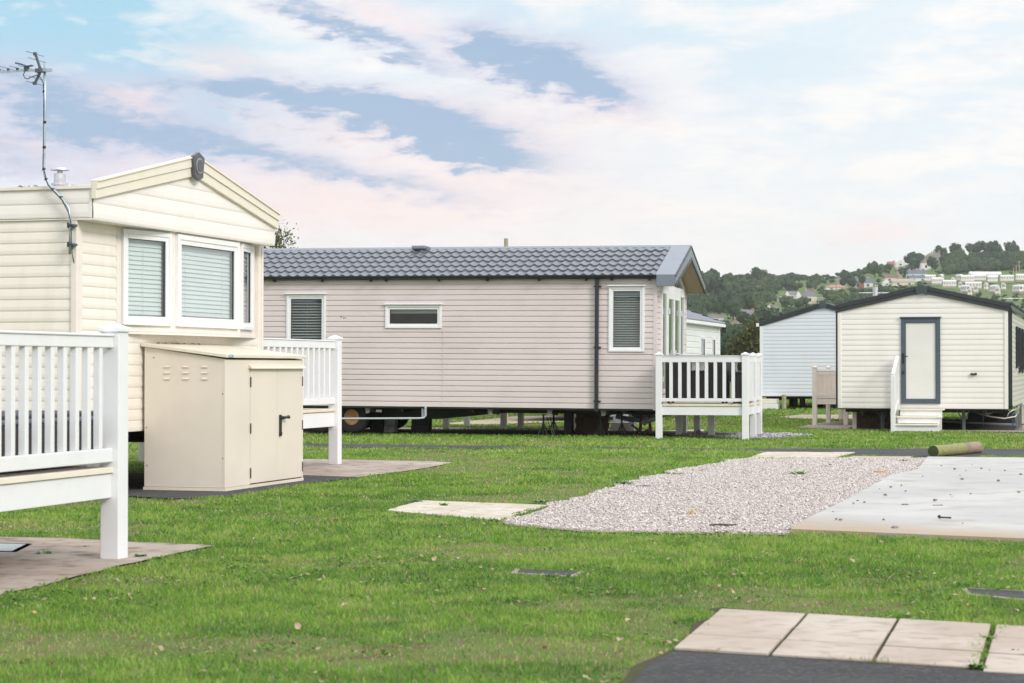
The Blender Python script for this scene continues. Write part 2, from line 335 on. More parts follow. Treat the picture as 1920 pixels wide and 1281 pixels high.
# ------------------------------------------------------------------ vinyl fence-style deck builder
def deck(root, posts, rails, size=.11, top=1.45, rz=(1.30, 1.39), lz=(.625, .68), bal=None, fascia=(.40, .556), board=(.556, .60), bw=.045, floor=None, m=None, mboard=None, short=(), cap=True):
    m = m or MT['white_old']; mboard = mboard or MT['beige_board']; h = size / 2
    for x, y in posts:
        p = MB(); p.box(x - h, x + h, y - h, y + h, 0, top - .035); po = p.build('post', m, root, bevel=.008)
        c = MB(); c.box(x - h - .012, x + h + .012, y - h - .012, y + h + .012, top - .05, top - .022)
        c.add([(x - h - .004, y - h - .004, top - .022), (x + h + .004, y - h - .004, top - .022), (x + h + .004, y + h + .004, top - .022), (x - h - .004, y + h + .004, top - .022), (x, y, top + .008)],
              [(0, 1, 4), (1, 2, 4), (2, 3, 4), (3, 0, 4)]); c.build('post_cap', m, po, bevel=.004)
    for x, y in short:
        MB().box(x - h, x + h, y - h, y + h, 0, fascia[0] + .02).build('support_leg', m, root, bevel=.006)
    for (a, b, pitch, full) in rails:
        a = Vector((*a, 0)); b = Vector((*b, 0)); d = (b - a).normalized(); a2 = a + d * h; b2 = b - d * h; ln = (b2 - a2).length
        z = Vector((0, 0, 1))
        if full:
            r = MB(); r.bar(a2 + z * (rz[0] + rz[1]) / 2, b2 + z * (rz[0] + rz[1]) / 2, .055, rz[1] - rz[0])
            r.bar(a2 + z * (rz[1] + .008), b2 + z * (rz[1] + .008), .075, .016); r.build('top_rail', m, root, bevel=.005)
            MB().bar(a2 + z * (lz[0] + lz[1]) / 2, b2 + z * (lz[0] + lz[1]) / 2, .05, lz[1] - lz[0]).build('bottom_rail', m, root, bevel=.005)
            nb = max(1, round(ln / pitch)); 
            for i in range(1, nb):
                p = a2 + d * (ln * i / nb)
                MB().bar(p + z * lz[1], p + z * rz[0], bw, bw, up=tuple(d)).build('baluster', m, root, bevel=.003)
        MB().bar(a2 + z * (fascia[0] + fascia[1]) / 2, b2 + z * (fascia[0] + fascia[1]) / 2, .03, fascia[1] - fascia[0] - .004).build('fascia_board', m, root, bevel=.003)
        n = Vector((0, 0, 1)).cross(d)
        MB().bar(a2 + z * (board[0] + board[1]) / 2, b2 + z * (board[0] + board[1]) / 2, .06, board[1] - board[0] - .004).build('edge_board', mboard, root, bevel=.003)
    if floor:
        x0, x1, y0, y1 = floor; f = MB(); n = max(1, int((y1 - y0) / .145)); w = (y1 - y0) / n
        for i in range(n): f.box(x0 + .035, x1 - .11, y0 + .035 + i * w * .97, y0 + .035 + (i + 1) * w * .97 - .006, board[0] + .006, board[1] - .002)
        f.build('deck_floor', MT['deck_floor'], root)

# ------------------------------------------------------------------ ground
def tess(pts):
    from mathutils.geometry import tessellate_polygon
    return [tuple(t) for t in tessellate_polygon([[Vector((p[0], p[1], 0)) for p in pts]])]
def rough_edge(pts, step=.12, amp=.03, seed=0):
    out = []; n = len(pts)
    for i in range(n):
        a = Vector(pts[i][:2]); b = Vector(pts[(i + 1) % n][:2]); ln = (b - a).length; k = max(1, int(ln / step)); d = (b - a).normalized() if ln else Vector((1, 0)); nn = Vector((-d.y, d.x))
        for j in range(k):
            p = a + (b - a) * (j / k); w = noise.noise(Vector((p.x * 2.1 + seed, p.y * 2.1, .3))) + .5 * noise.noise(Vector((p.x * 7 + seed, p.y * 7, 1.3)))
            out.append(p + nn * w * amp)
    return out
EXC = []
def sheet(name, pts, z, m, amp=.03, step=.12, thick=0.0, exc=True, seed=0):
    q = rough_edge(pts, step, amp, seed) if amp else [Vector(p[:2]) for p in pts]
    if exc: EXC.append([(p.x, p.y) for p in q])
    mb = MB(); n = len(q); mb.add([(p.x, p.y, z) for p in q], tess(q))
    if thick: mb.add([(p.x, p.y, z - thick) for p in q] + [(p.x, p.y, z) for p in q], [(i, (i + 1) % n, n + (i + 1) % n, n + i) for i in range(n)])
    o = mb.build(name, m); return struct(o)
def PX(*l): return [G(x, y) for x, y in l]

def gmat(name, c1, c2, c3, s1, s2, bump, bs, rough=.95):
    m = bpy.data.materials.new(name); m.use_nodes = True; t = m.node_tree; b = t.nodes['Principled BSDF']; b.inputs['Roughness'].default_value = rough; b.inputs['Specular IOR Level'].default_value = .25
    co = t.nodes.new('ShaderNodeTexCoord')
    def nz(s, d=6, w=0.0):
        n = t.nodes.new('ShaderNodeTexNoise'); n.inputs['Scale'].default_value = s; n.inputs['Detail'].default_value = d; n.inputs['Roughness'].default_value = .6; n.inputs['Distortion'].default_value = w; t.links.new(co.outputs['Object'], n.inputs['Vector']); return n.outputs[0]
    def ramp(x, a, bb):
        n = t.nodes.new('ShaderNodeMapRange'); t.links.new(x, n.inputs[0]); n.inputs[1].default_value = a; n.inputs[2].default_value = bb; return n.outputs[0]
    def mx(f, a, bb):
        n = t.nodes.new('ShaderNodeMix'); n.data_type = 'RGBA'; t.links.new(f, n.inputs[0])
        for s, v in ((n.inputs[6], a), (n.inputs[7], bb)):
            if isinstance(v, tuple): s.default_value = (*v, 1)
            else: t.links.new(v, s)
        return n.outputs[2]
    c = mx(ramp(nz(s1), .42, .6), c1, c2); c = mx(ramp(nz(s2, 8), .5, .68), c, c3); t.links.new(c, b.inputs['Base Color'])
    bp = t.nodes.new('ShaderNodeBump'); bp.inputs['Strength'].default_value = bump; bp.inputs['Distance'].default_value = .02; t.links.new(nz(bs, 5), bp.inputs['Height']); t.links.new(bp.outputs[0], b.inputs['Normal'])
    return m
MT['soilgrass'] = gmat('soil_and_grass', (.10, .155, .035), (.145, .17, .05), (.15, .10, .06), 1.6, 6, .6, 60)
MT['asphalt'] = gmat('asphalt', (.060, .062, .068), (.085, .086, .09), (.14, .138, .135), 1.2, 45, .9, 130, .85)
MT['slab'] = gmat('paving_slab', (.42, .355, .30), (.50, .44, .385), (.36, .30, .25), 1.6, 9, .25, 120, .85)
MT['slab_pale'] = gmat('pale_paving_slab', (.50, .45, .38), (.60, .56, .48), (.40, .33, .26), 1.6, 9, .25, 120, .85)
MT['joint'] = gmat('joint_soil', (.07, .055, .035), (.05, .07, .025), (.10, .08, .05), 3, 20, .5, 90)
MT['soil'] = gmat('bare_soil', (.045, .036, .026), (.06, .045, .032), (.03, .026, .02), 2, 9, .6, 60)
MT['oldpath'] = gmat('weathered_concrete', (.36, .295, .25), (.44, .385, .345), (.19, .15, .12), .9, 5, .3, 90, .9)
MT['sand'] = gmat('sandy_path', (.46, .38, .29), (.5, .44, .35), (.3, .24, .17), 2, 12, .3, 90)
MT['gravelbed'] = gmat('gravel_bed', (.52, .47, .43), (.42, .37, .33), (.26, .22, .18), 9, 40, .9, 120)

gm = MB(); gm.quad((-2500, -40, 0), (2500, -40, 0), (2500, 3500, 0), (-2500, 3500, 0)); struct(gm.build('ground', MT['soilgrass']))
# roads and paths
sheet('road', PX((300, 828), (575, 832), (1000, 838), (1380, 842), (2600, 843), (2600, 853), (1760, 857), (1690, 857), (1435, 850), (1400, 846), (1220, 842), (800, 841), (575, 839), (300, 838)), .006, MT['asphalt'], .03)
sheet('road', PX((1262, 1222), (1840, 1259), (2500, 1300), (2500, 1420), (900, 1420), (1150, 1330), (1185, 1290), (1215, 1248)), .008, MT['asphalt'], .02, seed=3)
sheet('path', PX((-300, 1000), (0, 1009), (114, 1012), (308, 1022), (398, 1026), (284, 1050), (162, 1079), (24, 1115), (-60, 1140), (-600, 1200), (-800, 1060)), .012, MT['oldpath'], .035, seed=5)
sheet('pavement', PX((240, 900), (575, 862), (800, 866), (852, 869), (790, 880), (672, 897), (575, 897)), .010, MT['oldpath'], .03, seed=7)
sheet('pavement', PX((60, 905), (240, 908), (575, 893), (672, 897), (600, 906), (575, 908), (432, 933), (330, 938), (258, 934), (60, 925)), .014, MT['asphalt'], .03, seed=9)
sheet('path', PX((640, 803), (805, 803), (1010, 802), (1234, 809), (1320, 806), (1320, 811), (1234, 813), (1000, 806), (805, 806), (640, 807)), .012, MT['sand'], .05, .3, seed=10)
sheet('path', PX((815, 797), (905, 788), (970, 781), (1230, 779), (1230, 786), (1130, 790), (905, 797)), .012, MT['sand'], .06, .4, seed=11)
sheet('path', PX((1456, 783), (1500, 778.5), (1640, 779), (1640, 787), (1565, 787), (1500, 786)), .012, MT['sand'], .05, .4, seed=12)
sheet('pavement', PX((1488, 803), (1545, 793), (1600, 789), (1950, 795), (2100, 808), (1915, 811), (1800, 810), (1650, 807), (1570, 806)), .012, MT['oldpath'], .04, .3, seed=13)
M0 = Vector((2.464, 34.2, 0)); MTH = 13.4
def frame(o, th):
    c, s = math.cos(R(th)), math.sin(R(th))
    return lambda x, y, z=0.0: Vector((o[0] + x * c + y * s, o[1] - x * s + y * c, z))
FM = frame(M0, MTH); A0 = (-3.988, 18.2, 0); FA = frame(A0, 16.7); B0 = (-2.4466, 12.394, 0); FB = frame(B0, 16.7); R0 = (9.3315, 37.5, 0); FR = frame(R0, 16.7)
sheet('bare_earth', [FM(-10, .75), FM(-4, .7), FM(.3, .5), FM(.9, 1.0), FM(.5, 3.3), FM(-10, 3.2)], .016, MT['soil'], .08, .3, seed=14)
sheet('bare_earth', [FR(-3.1, .7), FR(.1, .7), FR(.1, 8), FR(-3.1, 8)], .016, MT['soil'], .08, .3, seed=15)
sheet('bare_earth', [FA(-8, .5), FA(-.1, .4), FA(-.1, 4), FA(-8, 4)], .018, MT['soil'], .08, .3, seed=16)
for k, pts in enumerate(([(1325, 1143), (1352, 1140), (1420, 1146), (1400, 1152), (1350, 1149)], [(1296, 1172), (1330, 1160), (1325, 1182), (1290, 1205)], [(1190, 1248), (1260, 1220), (1262, 1228), (1215, 1250), (1150, 1330), (1120, 1330)])):
    sheet('bare_earth', PX(*pts), .004, MT['joint'], .015, .05, seed=20 + k)
# inspection covers let into the lawn
def cover(pts, label, m1, m2):
    q = [G(*p) for p in pts]; c = sum(q, Vector()) / len(q); r = empty('drain_cover', c, 0, label, 'drain cover')
    mb = MB(); mb.prism([Vector((p.x - c.x, p.y - c.y, .003)) for p in q], (0, 0, .009)); mb.build('cover_frame', m1, r)
    mb = MB(); mb.prism([Vector(((p.x - c.x) * .82, (p.y - c.y) * .82, .008)) for p in q], (0, 0, .006)); mb.build('cover_plate', m2, r); EXC.append([(c.x + (p.x - c.x) * .9, c.y + (p.y - c.y) * .8) for p in q])
MT['manhole'] = mat('manhole_steel', (.42, .48, .50), .6, .2, 30, bump=.4, bscale=60)
cover([(964, 1070), (1098, 1076), (1078, 1084), (958, 1078)], 'small sunken stone drain cover almost overgrown in the middle of the lawn', MT['oldpath'], MT['asphalt'])
cover([(1801, 1106), (1930, 1112), (1935, 1130), (1812, 1118)], 'grey drain cover in the grass above the corner paving', MT['oldpath'], MT['asphalt'])
cover([(-60, 1020), (62, 1023), (30, 1039), (-100, 1036)], 'steel inspection cover set in the path under the white deck', MT['slab'], MT['manhole'])

def slabs(name, A, B, C, D, us, vs, z=.015, gap=.016, m=None, seed=0, base=True):
    """A-B far edge, D-C near edge; slabs between the fractions us x vs"""
    rr = random.Random(seed); mb = MB()
    P = lambda u, v: (A.lerp(B, u)).lerp(D.lerp(C, u), v)
    for i in range(len(us) - 1):
        for j in range(len(vs) - 1):
            q = [P(us[i], vs[j]), P(us[i + 1], vs[j]), P(us[i + 1], vs[j + 1]), P(us[i], vs[j + 1])]; c = sum(q, Vector()) / 4
            q = [p + (c - p).normalized() * gap * .8 for p in q]; h = z + rr.uniform(-.002, .002)
            q = [Vector((p.x, p.y, .001)) for p in q]; mb.prism(q, (0, 0, h))
    o = struct(mb.build(name, m or MT['slab'], bevel=.004)); 
    if base:
        sheet('joint_bed', [A, B, C, D], z - .009, MT['joint'], 0, exc=False); ce = (A + B + C + D) / 4; EXC.append([(p.x, p.y) for p in rough_edge([ce.lerp(k, .955) for k in (A, B, C, D)], .06, .085, seed * 7.3)])
    return o
a, b, c, d = G(1350, 1147), G(1862, 1177), G(1836, 1259), G(1259, 1223)
def fr(a, b, p): d = (b - a); return (p - a).dot(d) / d.dot(d)
us = [0, fr(a, b, G(1512, 1157)), fr(a, b, G(1684, 1167)), 1]
slabs('paving', a, b, c, d, us, [0, .36, .68, 1], .018, seed=1)
dd = (b - a) * .33; a2 = b + dd * .02; slabs('paving', a2, a2 + dd * 3, c + dd * 3.02, c + dd * .02 + (c - b) * .05, [0, .34, .67, 1], [0, .3, .65, 1], .015, seed=2)
slabs('paving', G(790, 941), G(1030, 950), G(935, 979), G(720, 960), [0, .5, 1], [0, .5, 1], .015, m=MT['slab_pale'], seed=3)
slabs('paving', G(1436, 849), G(1604, 850), G(1566, 859.5), G(1395, 862), [0, .26, .52, .76, 1], [0, .5, 1], .015, m=MT['slab_pale'], seed=4)
slabs('paving', G(1600, 857), G(1710, 858), G(1706, 862), G(1580, 861.5), [0, .3, .65, 1], [0, 1], .014, seed=5)

# gravel parking pad and concrete base
GR = PX((936, 981), (1032, 951), (1083, 938), (1160, 912), (1230, 893), (1310, 876), (1392, 863), (1560, 862), (1745, 862), (1725, 885), (1672, 899), (1636, 920), (1596, 942), (1558, 961), (1520, 980), (1490, 999), (1480, 1006), (1400, 1005), (1100, 1000), (960, 988))
sheet('gravel_base', GR, .010, MT['gravelbed'], .04, seed=31)
CS = PX((1739, 861), (1920, 863), (2350, 868), (2350, 1034), (1920, 1019), (1700, 1010), (1560, 1004), (1484, 1001), (1514, 980), (1552, 961), (1590, 942), (1630, 920), (1666, 899), (1720, 885))
def concrete():
    m = bpy.data.materials.new('concrete_base'); m.use_nodes = True; t = m.node_tree; b = t.nodes['Principled BSDF']; b.inputs['Roughness'].default_value = .85; b.inputs['Specular IOR Level'].default_value = .25
    co = t.nodes.new('ShaderNodeTexCoord'); sp = t.nodes.new('ShaderNodeSeparateXYZ'); t.links.new(co.outputs['Object'], sp.inputs[0])
    def nz(s, d=7):
        n = t.nodes.new('ShaderNodeTexNoise'); n.inputs['Scale'].default_value = s; n.inputs['Detail'].default_value = d; t.links.new(co.outputs['Object'], n.inputs['Vector']); return n.outputs[0]
    def mt(op, a, bb):
        n = t.nodes.new('ShaderNodeMath'); n.operation = op
        for i, v in enumerate((a, bb)):
            if isinstance(v, float): n.inputs[i].default_value = v
            else: t.links.new(v, n.inputs[i])
        return n.outputs[0]
    def rp(x, a, bb):
        n = t.nodes.new('ShaderNodeMapRange'); n.interpolation_type = 'SMOOTHSTEP'; t.links.new(x, n.inputs[0]); n.inputs[1].default_value = a; n.inputs[2].default_value = bb; return n.outputs[0]
    def mx(f, a, bb):
        n = t.nodes.new('ShaderNodeMix'); n.data_type = 'RGBA'; t.links.new(f, n.inputs[0])
        for s, v in ((n.inputs[6], a), (n.inputs[7], bb)):
            if isinstance(v, tuple): s.default_value = (*v, 1)
            else: t.links.new(v, s)
        return n.outputs[2]
    # clay run-off stain that lies along the near edge of the base
    p = G(1484, 1001); q = G(1920, 1019); e = (q - p).normalized(); nn = Vector((-e.y, e.x, 0)); nn = nn if nn.y > 0 else -nn
    dist = mt('ADD', mt('ADD', mt('MULTIPLY', sp.outputs[0], float(nn.x)), mt('MULTIPLY', sp.outputs[1], float(nn.y))), float(-p.dot(nn)))
    al = mt('ADD', mt('ADD', mt('MULTIPLY', sp.outputs[0], float(e.x)), mt('MULTIPLY', sp.outputs[1], float(e.y))), float(-p.dot(e)))
    dist = mt('ADD', mt('ADD', dist, mt('MULTIPLY', mt('SUBTRACT', nz(.8), .5), 1.1)), mt('MULTIPLY', al, .30))
    c = mx(rp(nz(.7), .4, .65), (.43, .43, .425), (.50, .495, .48)); c = mx(rp(dist, 1.5, .3), c, (.40, .32, .235))
    c = mx(rp(nz(2.6, 9), .50, .72), c, (.38, .365, .335)); c = mx(rp(nz(26, 4), .66, .72), c, (.26, .25, .23)); t.links.new(c, b.inputs['Base Color'])
    bp = t.nodes.new('ShaderNodeBump'); bp.inputs['Strength'].default_value = .25; bp.inputs['Distance'].default_value = .01; t.links.new(nz(60), bp.inputs['Height']); t.links.new(bp.outputs[0], b.inputs['Normal']); return m
sheet('concrete_base', CS, .035, concrete(), .015, thick=.034, seed=33)
sheet('gravel_base', [FM(.1, .75), FM(.9, .35), FM(1.75, -.45), FM(2.15, .1), FM(2.6, 1.4), FM(2.0, 2.4), FM(.5, 2.2)], .010, MT['gravelbed'], .06, seed=34)

# numpy helpers for loose material
def inside(P, poly):
    x, y = P[:, 0], P[:, 1]; r = np.zeros(len(P), bool); q = np.array(poly); x0, y0 = q.min(0); x1, y1 = q.max(0)
    k = np.where((x >= x0) & (x <= x1) & (y >= y0) & (y <= y1))[0]
    if not len(k): return r
    xx, yy = x[k], y[k]; rr = np.zeros(len(k), bool); n = len(q)
    for i in range(n):
        xa, ya = q[i]; xb, yb = q[(i + 1) % n]
        if ya == yb: continue
        c = ((ya > yy) != (yb > yy)) & (xx < (xb - xa) * (yy - ya) / (yb - ya) + xa); rr ^= c
    r[k] = rr; return r
_lat = rng.random((256, 256))
def vnoise(x, y, s):
    x = x * s + 37.3; y = y * s + 91.7; xi = np.floor(x).astype(int); yi = np.floor(y).astype(int); fx = x - xi; fy = y - yi; fx = fx * fx * (3 - 2 * fx); fy = fy * fy * (3 - 2 * fy)
    g = lambda a, b: _lat[a % 256, b % 256]
    return (g(xi, yi) * (1 - fx) + g(xi + 1, yi) * fx) * (1 - fy) + (g(xi, yi + 1) * (1 - fx) + g(xi + 1, yi + 1) * fx) * fy
def fbm(x, y, s): return (vnoise(x, y, s) + .5 * vnoise(x, y, s * 2.1) + .25 * vnoise(x, y, s * 4.3)) / 1.75
def npmesh(name, V, F, m, attr=None):
    me = bpy.data.meshes.new(name); k = F.shape[1]
    me.vertices.add(len(V)); me.vertices.foreach_set('co', V.astype(np.float32).ravel()); me.loops.add(F.size); me.loops.foreach_set('vertex_index', F.astype(np.int32).ravel())
    me.polygons.add(len(F)); me.polygons.foreach_set('loop_start', (np.arange(len(F)) * k).astype(np.int32)); 
    if attr:
        for an, av in attr.items():
            a = me.attributes.new(an, 'FLOAT', 'POINT'); a.data.foreach_set('value', av.astype(np.float32))
    me.update(calc_edges=True); me.materials.append(m); o = bpy.data.objects.new(name, me); COL.objects.link(o); return o
def attrmat(name, stops, rough=.7, trans=0.0, attr='tone', spec=.3):
    m = bpy.data.materials.new(name); m.use_nodes = True; t = m.node_tree; b = t.nodes['Principled BSDF']; b.inputs['Roughness'].default_value = rough; b.inputs['Specular IOR Level'].default_value = spec
    a = t.nodes.new('ShaderNodeAttribute'); a.attribute_name = attr; r = t.nodes.new('ShaderNodeValToRGB'); t.links.new(a.outputs['Fac'], r.inputs[0]); e = r.color_ramp.elements
    while len(e) < len(stops): e.new(.5)
    for k, (p, c) in enumerate(stops): e[k].position = p; e[k].color = (*c, 1)
    t.links.new(r.outputs[0], b.inputs['Base Color'])
    if trans:
        tl = t.nodes.new('ShaderNodeBsdfTranslucent'); t.links.new(r.outputs[0], tl.inputs[0]); mx = t.nodes.new('ShaderNodeMixShader'); mx.inputs[0].default_value = trans
        t.links.new(b.outputs[0], mx.inputs[1]); t.links.new(tl.outputs[0], mx.inputs[2]); t.links.new(mx.outputs[0], t.nodes['Material Output'].inputs[0])
    return m

def stones(name, poly, dens, smin, smax, label, m, z=.012, exc=()):
    q = np.array([(p[0], p[1]) for p in poly]); lo, hi2 = q.min(0), q.max(0); n = int((hi2 - lo).prod() * dens)
    P = lo + rng.random((n, 2)) * (hi2 - lo); P = P[inside(P, q)]
    n = len(P); s = smin + (smax - smin) * rng.random(n) ** 2.2
    base = np.array([(1, 0, 0), (0, 1, 0), (-1, 0, 0), (0, -1, 0), (0, 0, 1), (0, 0, -1.)]); F = np.array([(0, 1, 4), (1, 2, 4), (2, 3, 4), (3, 0, 4), (1, 0, 5), (2, 1, 5), (3, 2, 5), (0, 3, 5)])
    V = base[None] * (.6 + .7 * rng.random((n, 6, 1))) + rng.normal(0, .12, (n, 6, 3)); V[:, :, 2] *= .65; V *= s[:, None, None] / 2
    a = rng.random(n) * 6.28; ca, sa = np.cos(a)[:, None], np.sin(a)[:, None]; x = V[:, :, 0] * ca - V[:, :, 1] * sa; y = V[:, :, 0] * sa + V[:, :, 1] * ca
    V[:, :, 0] = x + P[:, :1]; V[:, :, 1] = y + P[:, 1:]; V[:, :, 2] += z + s[:, None] * .22 + rng.random((n, 1)) * .012
    Fs = (F[None] + (np.arange(n) * 6)[:, None, None]).reshape(-1, 3); o = npmesh(name, V.reshape(-1, 3), Fs, m, {'tone': np.repeat(rng.random(n), 6)})
    return tag(o, label, 'gravel', kind='stuff')
MT['stone'] = attrmat('gravel_stone', [(0, (.20, .165, .14)), (.08, (.44, .385, .365)), (.4, (.57, .515, .495)), (.75, (.66, .615, .60)), (1, (.78, .75, .735))], .8)
MT['stone_grey'] = attrmat('grey_gravel_stone', [(0, (.12, .12, .13)), (.4, (.28, .28, .30)), (.8, (.5, .5, .52)), (1, (.7, .7, .7))], .8)
stones('gravel', EXC[[i for i, e in enumerate(EXC) if True][0]] if False else [(p.x, p.y) for p in rough_edge(GR, .12, .14, 31)], 3400, .009, .025, 'pinkish white gravel spread over the empty parking pad', MT['stone'])
stones('gravel', [FM(.1, .75), FM(.9, .35), FM(1.75, -.45), FM(2.15, .1), FM(2.6, 1.4), FM(2.0, 2.4), FM(.5, 2.2)], 900, .02, .05, 'grey gravel round the posts of the middle deck', MT['stone_grey'])

# lawn: individual blades
def lawn():
    V = []; F = []; T = []; off = 0
    bands = [(7.2, 10.5, 5600, .0042, .027), (10.5, 14, 3600, .0055, .027), (14, 20, 1900, .008, .028), (20, 28, 950, .012, .030), (28, 42, 420, .019, .036), (42, 75, 110, .035, .05)]
    for d0, d1, dens, w, h in bands:
        hw = .2572 * 1.12; area = (d1 ** 2 - d0 ** 2) * hw + 2 * 1.2 * (d1 - d0); n = int(area * dens)
        y = np.sqrt(d0 ** 2 + rng.random(n) * (d1 ** 2 - d0 ** 2)); x = (rng.random(n) * 2 - 1) * (hw * y + 1.2); P = np.stack([x, y], 1)
        keep = np.ones(n, bool)
        for e in EXC: keep &= ~inside(P, e)
        P = P[keep]; n = len(P); x, y = P[:, 0], P[:, 1]
        big = fbm(x, y, .55); mid = fbm(x + 50, y, 1.7); fine = fbm(x, y + 70, 6.0); bare = fbm(x + 20, y + 20, 1.1)
        thin = (bare > .63) & (rng.random(n) < .6); P = P[~thin]; x, y, big, mid, fine, bare = (q[~thin] for q in (x, y, big, mid, fine, bare)); n = len(P)
        hh = h * (.45 + .9 * rng.random(n)) * (.66 + .6 * mid) * (.6 + .8 * fine) * np.where(bare > .60, .6, 1)
        a = rng.random(n) * 6.283; ww = w * (.6 + .8 * rng.random(n)); lean = rng.normal(0, .5, (n, 2)) * hh[:, None]
        tone = np.clip(.50 + .5 * (big - .5) + .6 * (mid - .5) + 1.0 * (fine - .5) + rng.normal(0, .17, n), 0, .9)
        dry = rng.random(n) < (.04 + 1.3 * np.clip(bare - .55, 0, 1)); tone[dry] = .93 + .07 * rng.random(dry.sum())
        dx, dy = np.cos(a) * ww / 2, np.sin(a) * ww / 2
        v = np.zeros((n, 5, 3)); v[:, 0] = np.stack([x - dx, y - dy, 0 * x], 1); v[:, 1] = np.stack([x + dx, y + dy, 0 * x], 1)
        mx, my = x + lean[:, 0] * .35, y + lean[:, 1] * .35
        v[:, 2] = np.stack([mx + dx * .8, my + dy * .8, hh * .6], 1); v[:, 3] = np.stack([mx - dx * .8, my - dy * .8, hh * .6], 1); v[:, 4] = np.stack([x + lean[:, 0], y + lean[:, 1], hh], 1)
        b = (np.arange(n) * 5)[:, None] + off; F.append(np.concatenate([b + np.array([[0, 1, 2]]), b + np.array([[0, 2, 3]]), b + np.array([[3, 2, 4]])])); V.append(v.reshape(-1, 3)); T.append(np.repeat(tone, 5)); off += n * 5
    # clover and plantain leaves lying flat among the blades
    n = 52000; y = np.sqrt(7.3 ** 2 + rng.random(n) * (19 ** 2 - 7.3 ** 2)); x = (rng.random(n) * 2 - 1) * (.288 * y + 1); P = np.stack([x, y], 1); keep = (fbm(x + 9, y + 33, 2.3) > .60)
    for e in EXC: keep &= ~inside(P, e)
    x, y = x[keep], y[keep]; n = len(x); a = rng.random(n) * 6.283; s_ = .008 + .010 * rng.random(n); z = .012 + .014 * rng.random(n); tl = rng.normal(0, .004, (n, 2)); ca, sa = np.cos(a) * s_, np.sin(a) * s_; v = np.zeros((n, 5, 3))
    v[:, 0] = np.stack([x - ca, y - sa, z - tl[:, 0]], 1); v[:, 1] = np.stack([x - sa * .7, y + ca * .7, z + tl[:, 1]], 1); v[:, 2] = np.stack([x + ca * .5 - sa * .6, y + sa * .5 + ca * .6, z + tl[:, 0]], 1); v[:, 4] = np.stack([x + ca, y + sa, z + tl[:, 0]], 1); v[:, 3] = np.stack([x + sa * .7, y - ca * .7, z - tl[:, 1]], 1)
    b = (np.arange(n) * 5)[:, None] + off; F.append(np.concatenate([b + np.array([[0, 1, 2]]), b + np.array([[0, 2, 4]]), b + np.array([[0, 4, 3]])])); V.append(v.reshape(-1, 3)); T.append(np.repeat(np.where(rng.random(n) < .15, .93 + .07 * rng.random(n), rng.random(n) * .35), 5)); off += n * 5
    m = attrmat('grass_blade', [(0, (.070, .175, .035)), (.35, (.15, .30, .042)), (.62, (.235, .395, .060)), (.88, (.34, .48, .11)), (.92, (.38, .32, .17)), (1, (.50, .42, .28))], .6, .35)
    tag(npmesh('grass', np.concatenate(V), np.concatenate(F), m, {'tone': np.concatenate(T)}), 'short mown green lawn around the caravans', 'grass', kind='stuff')
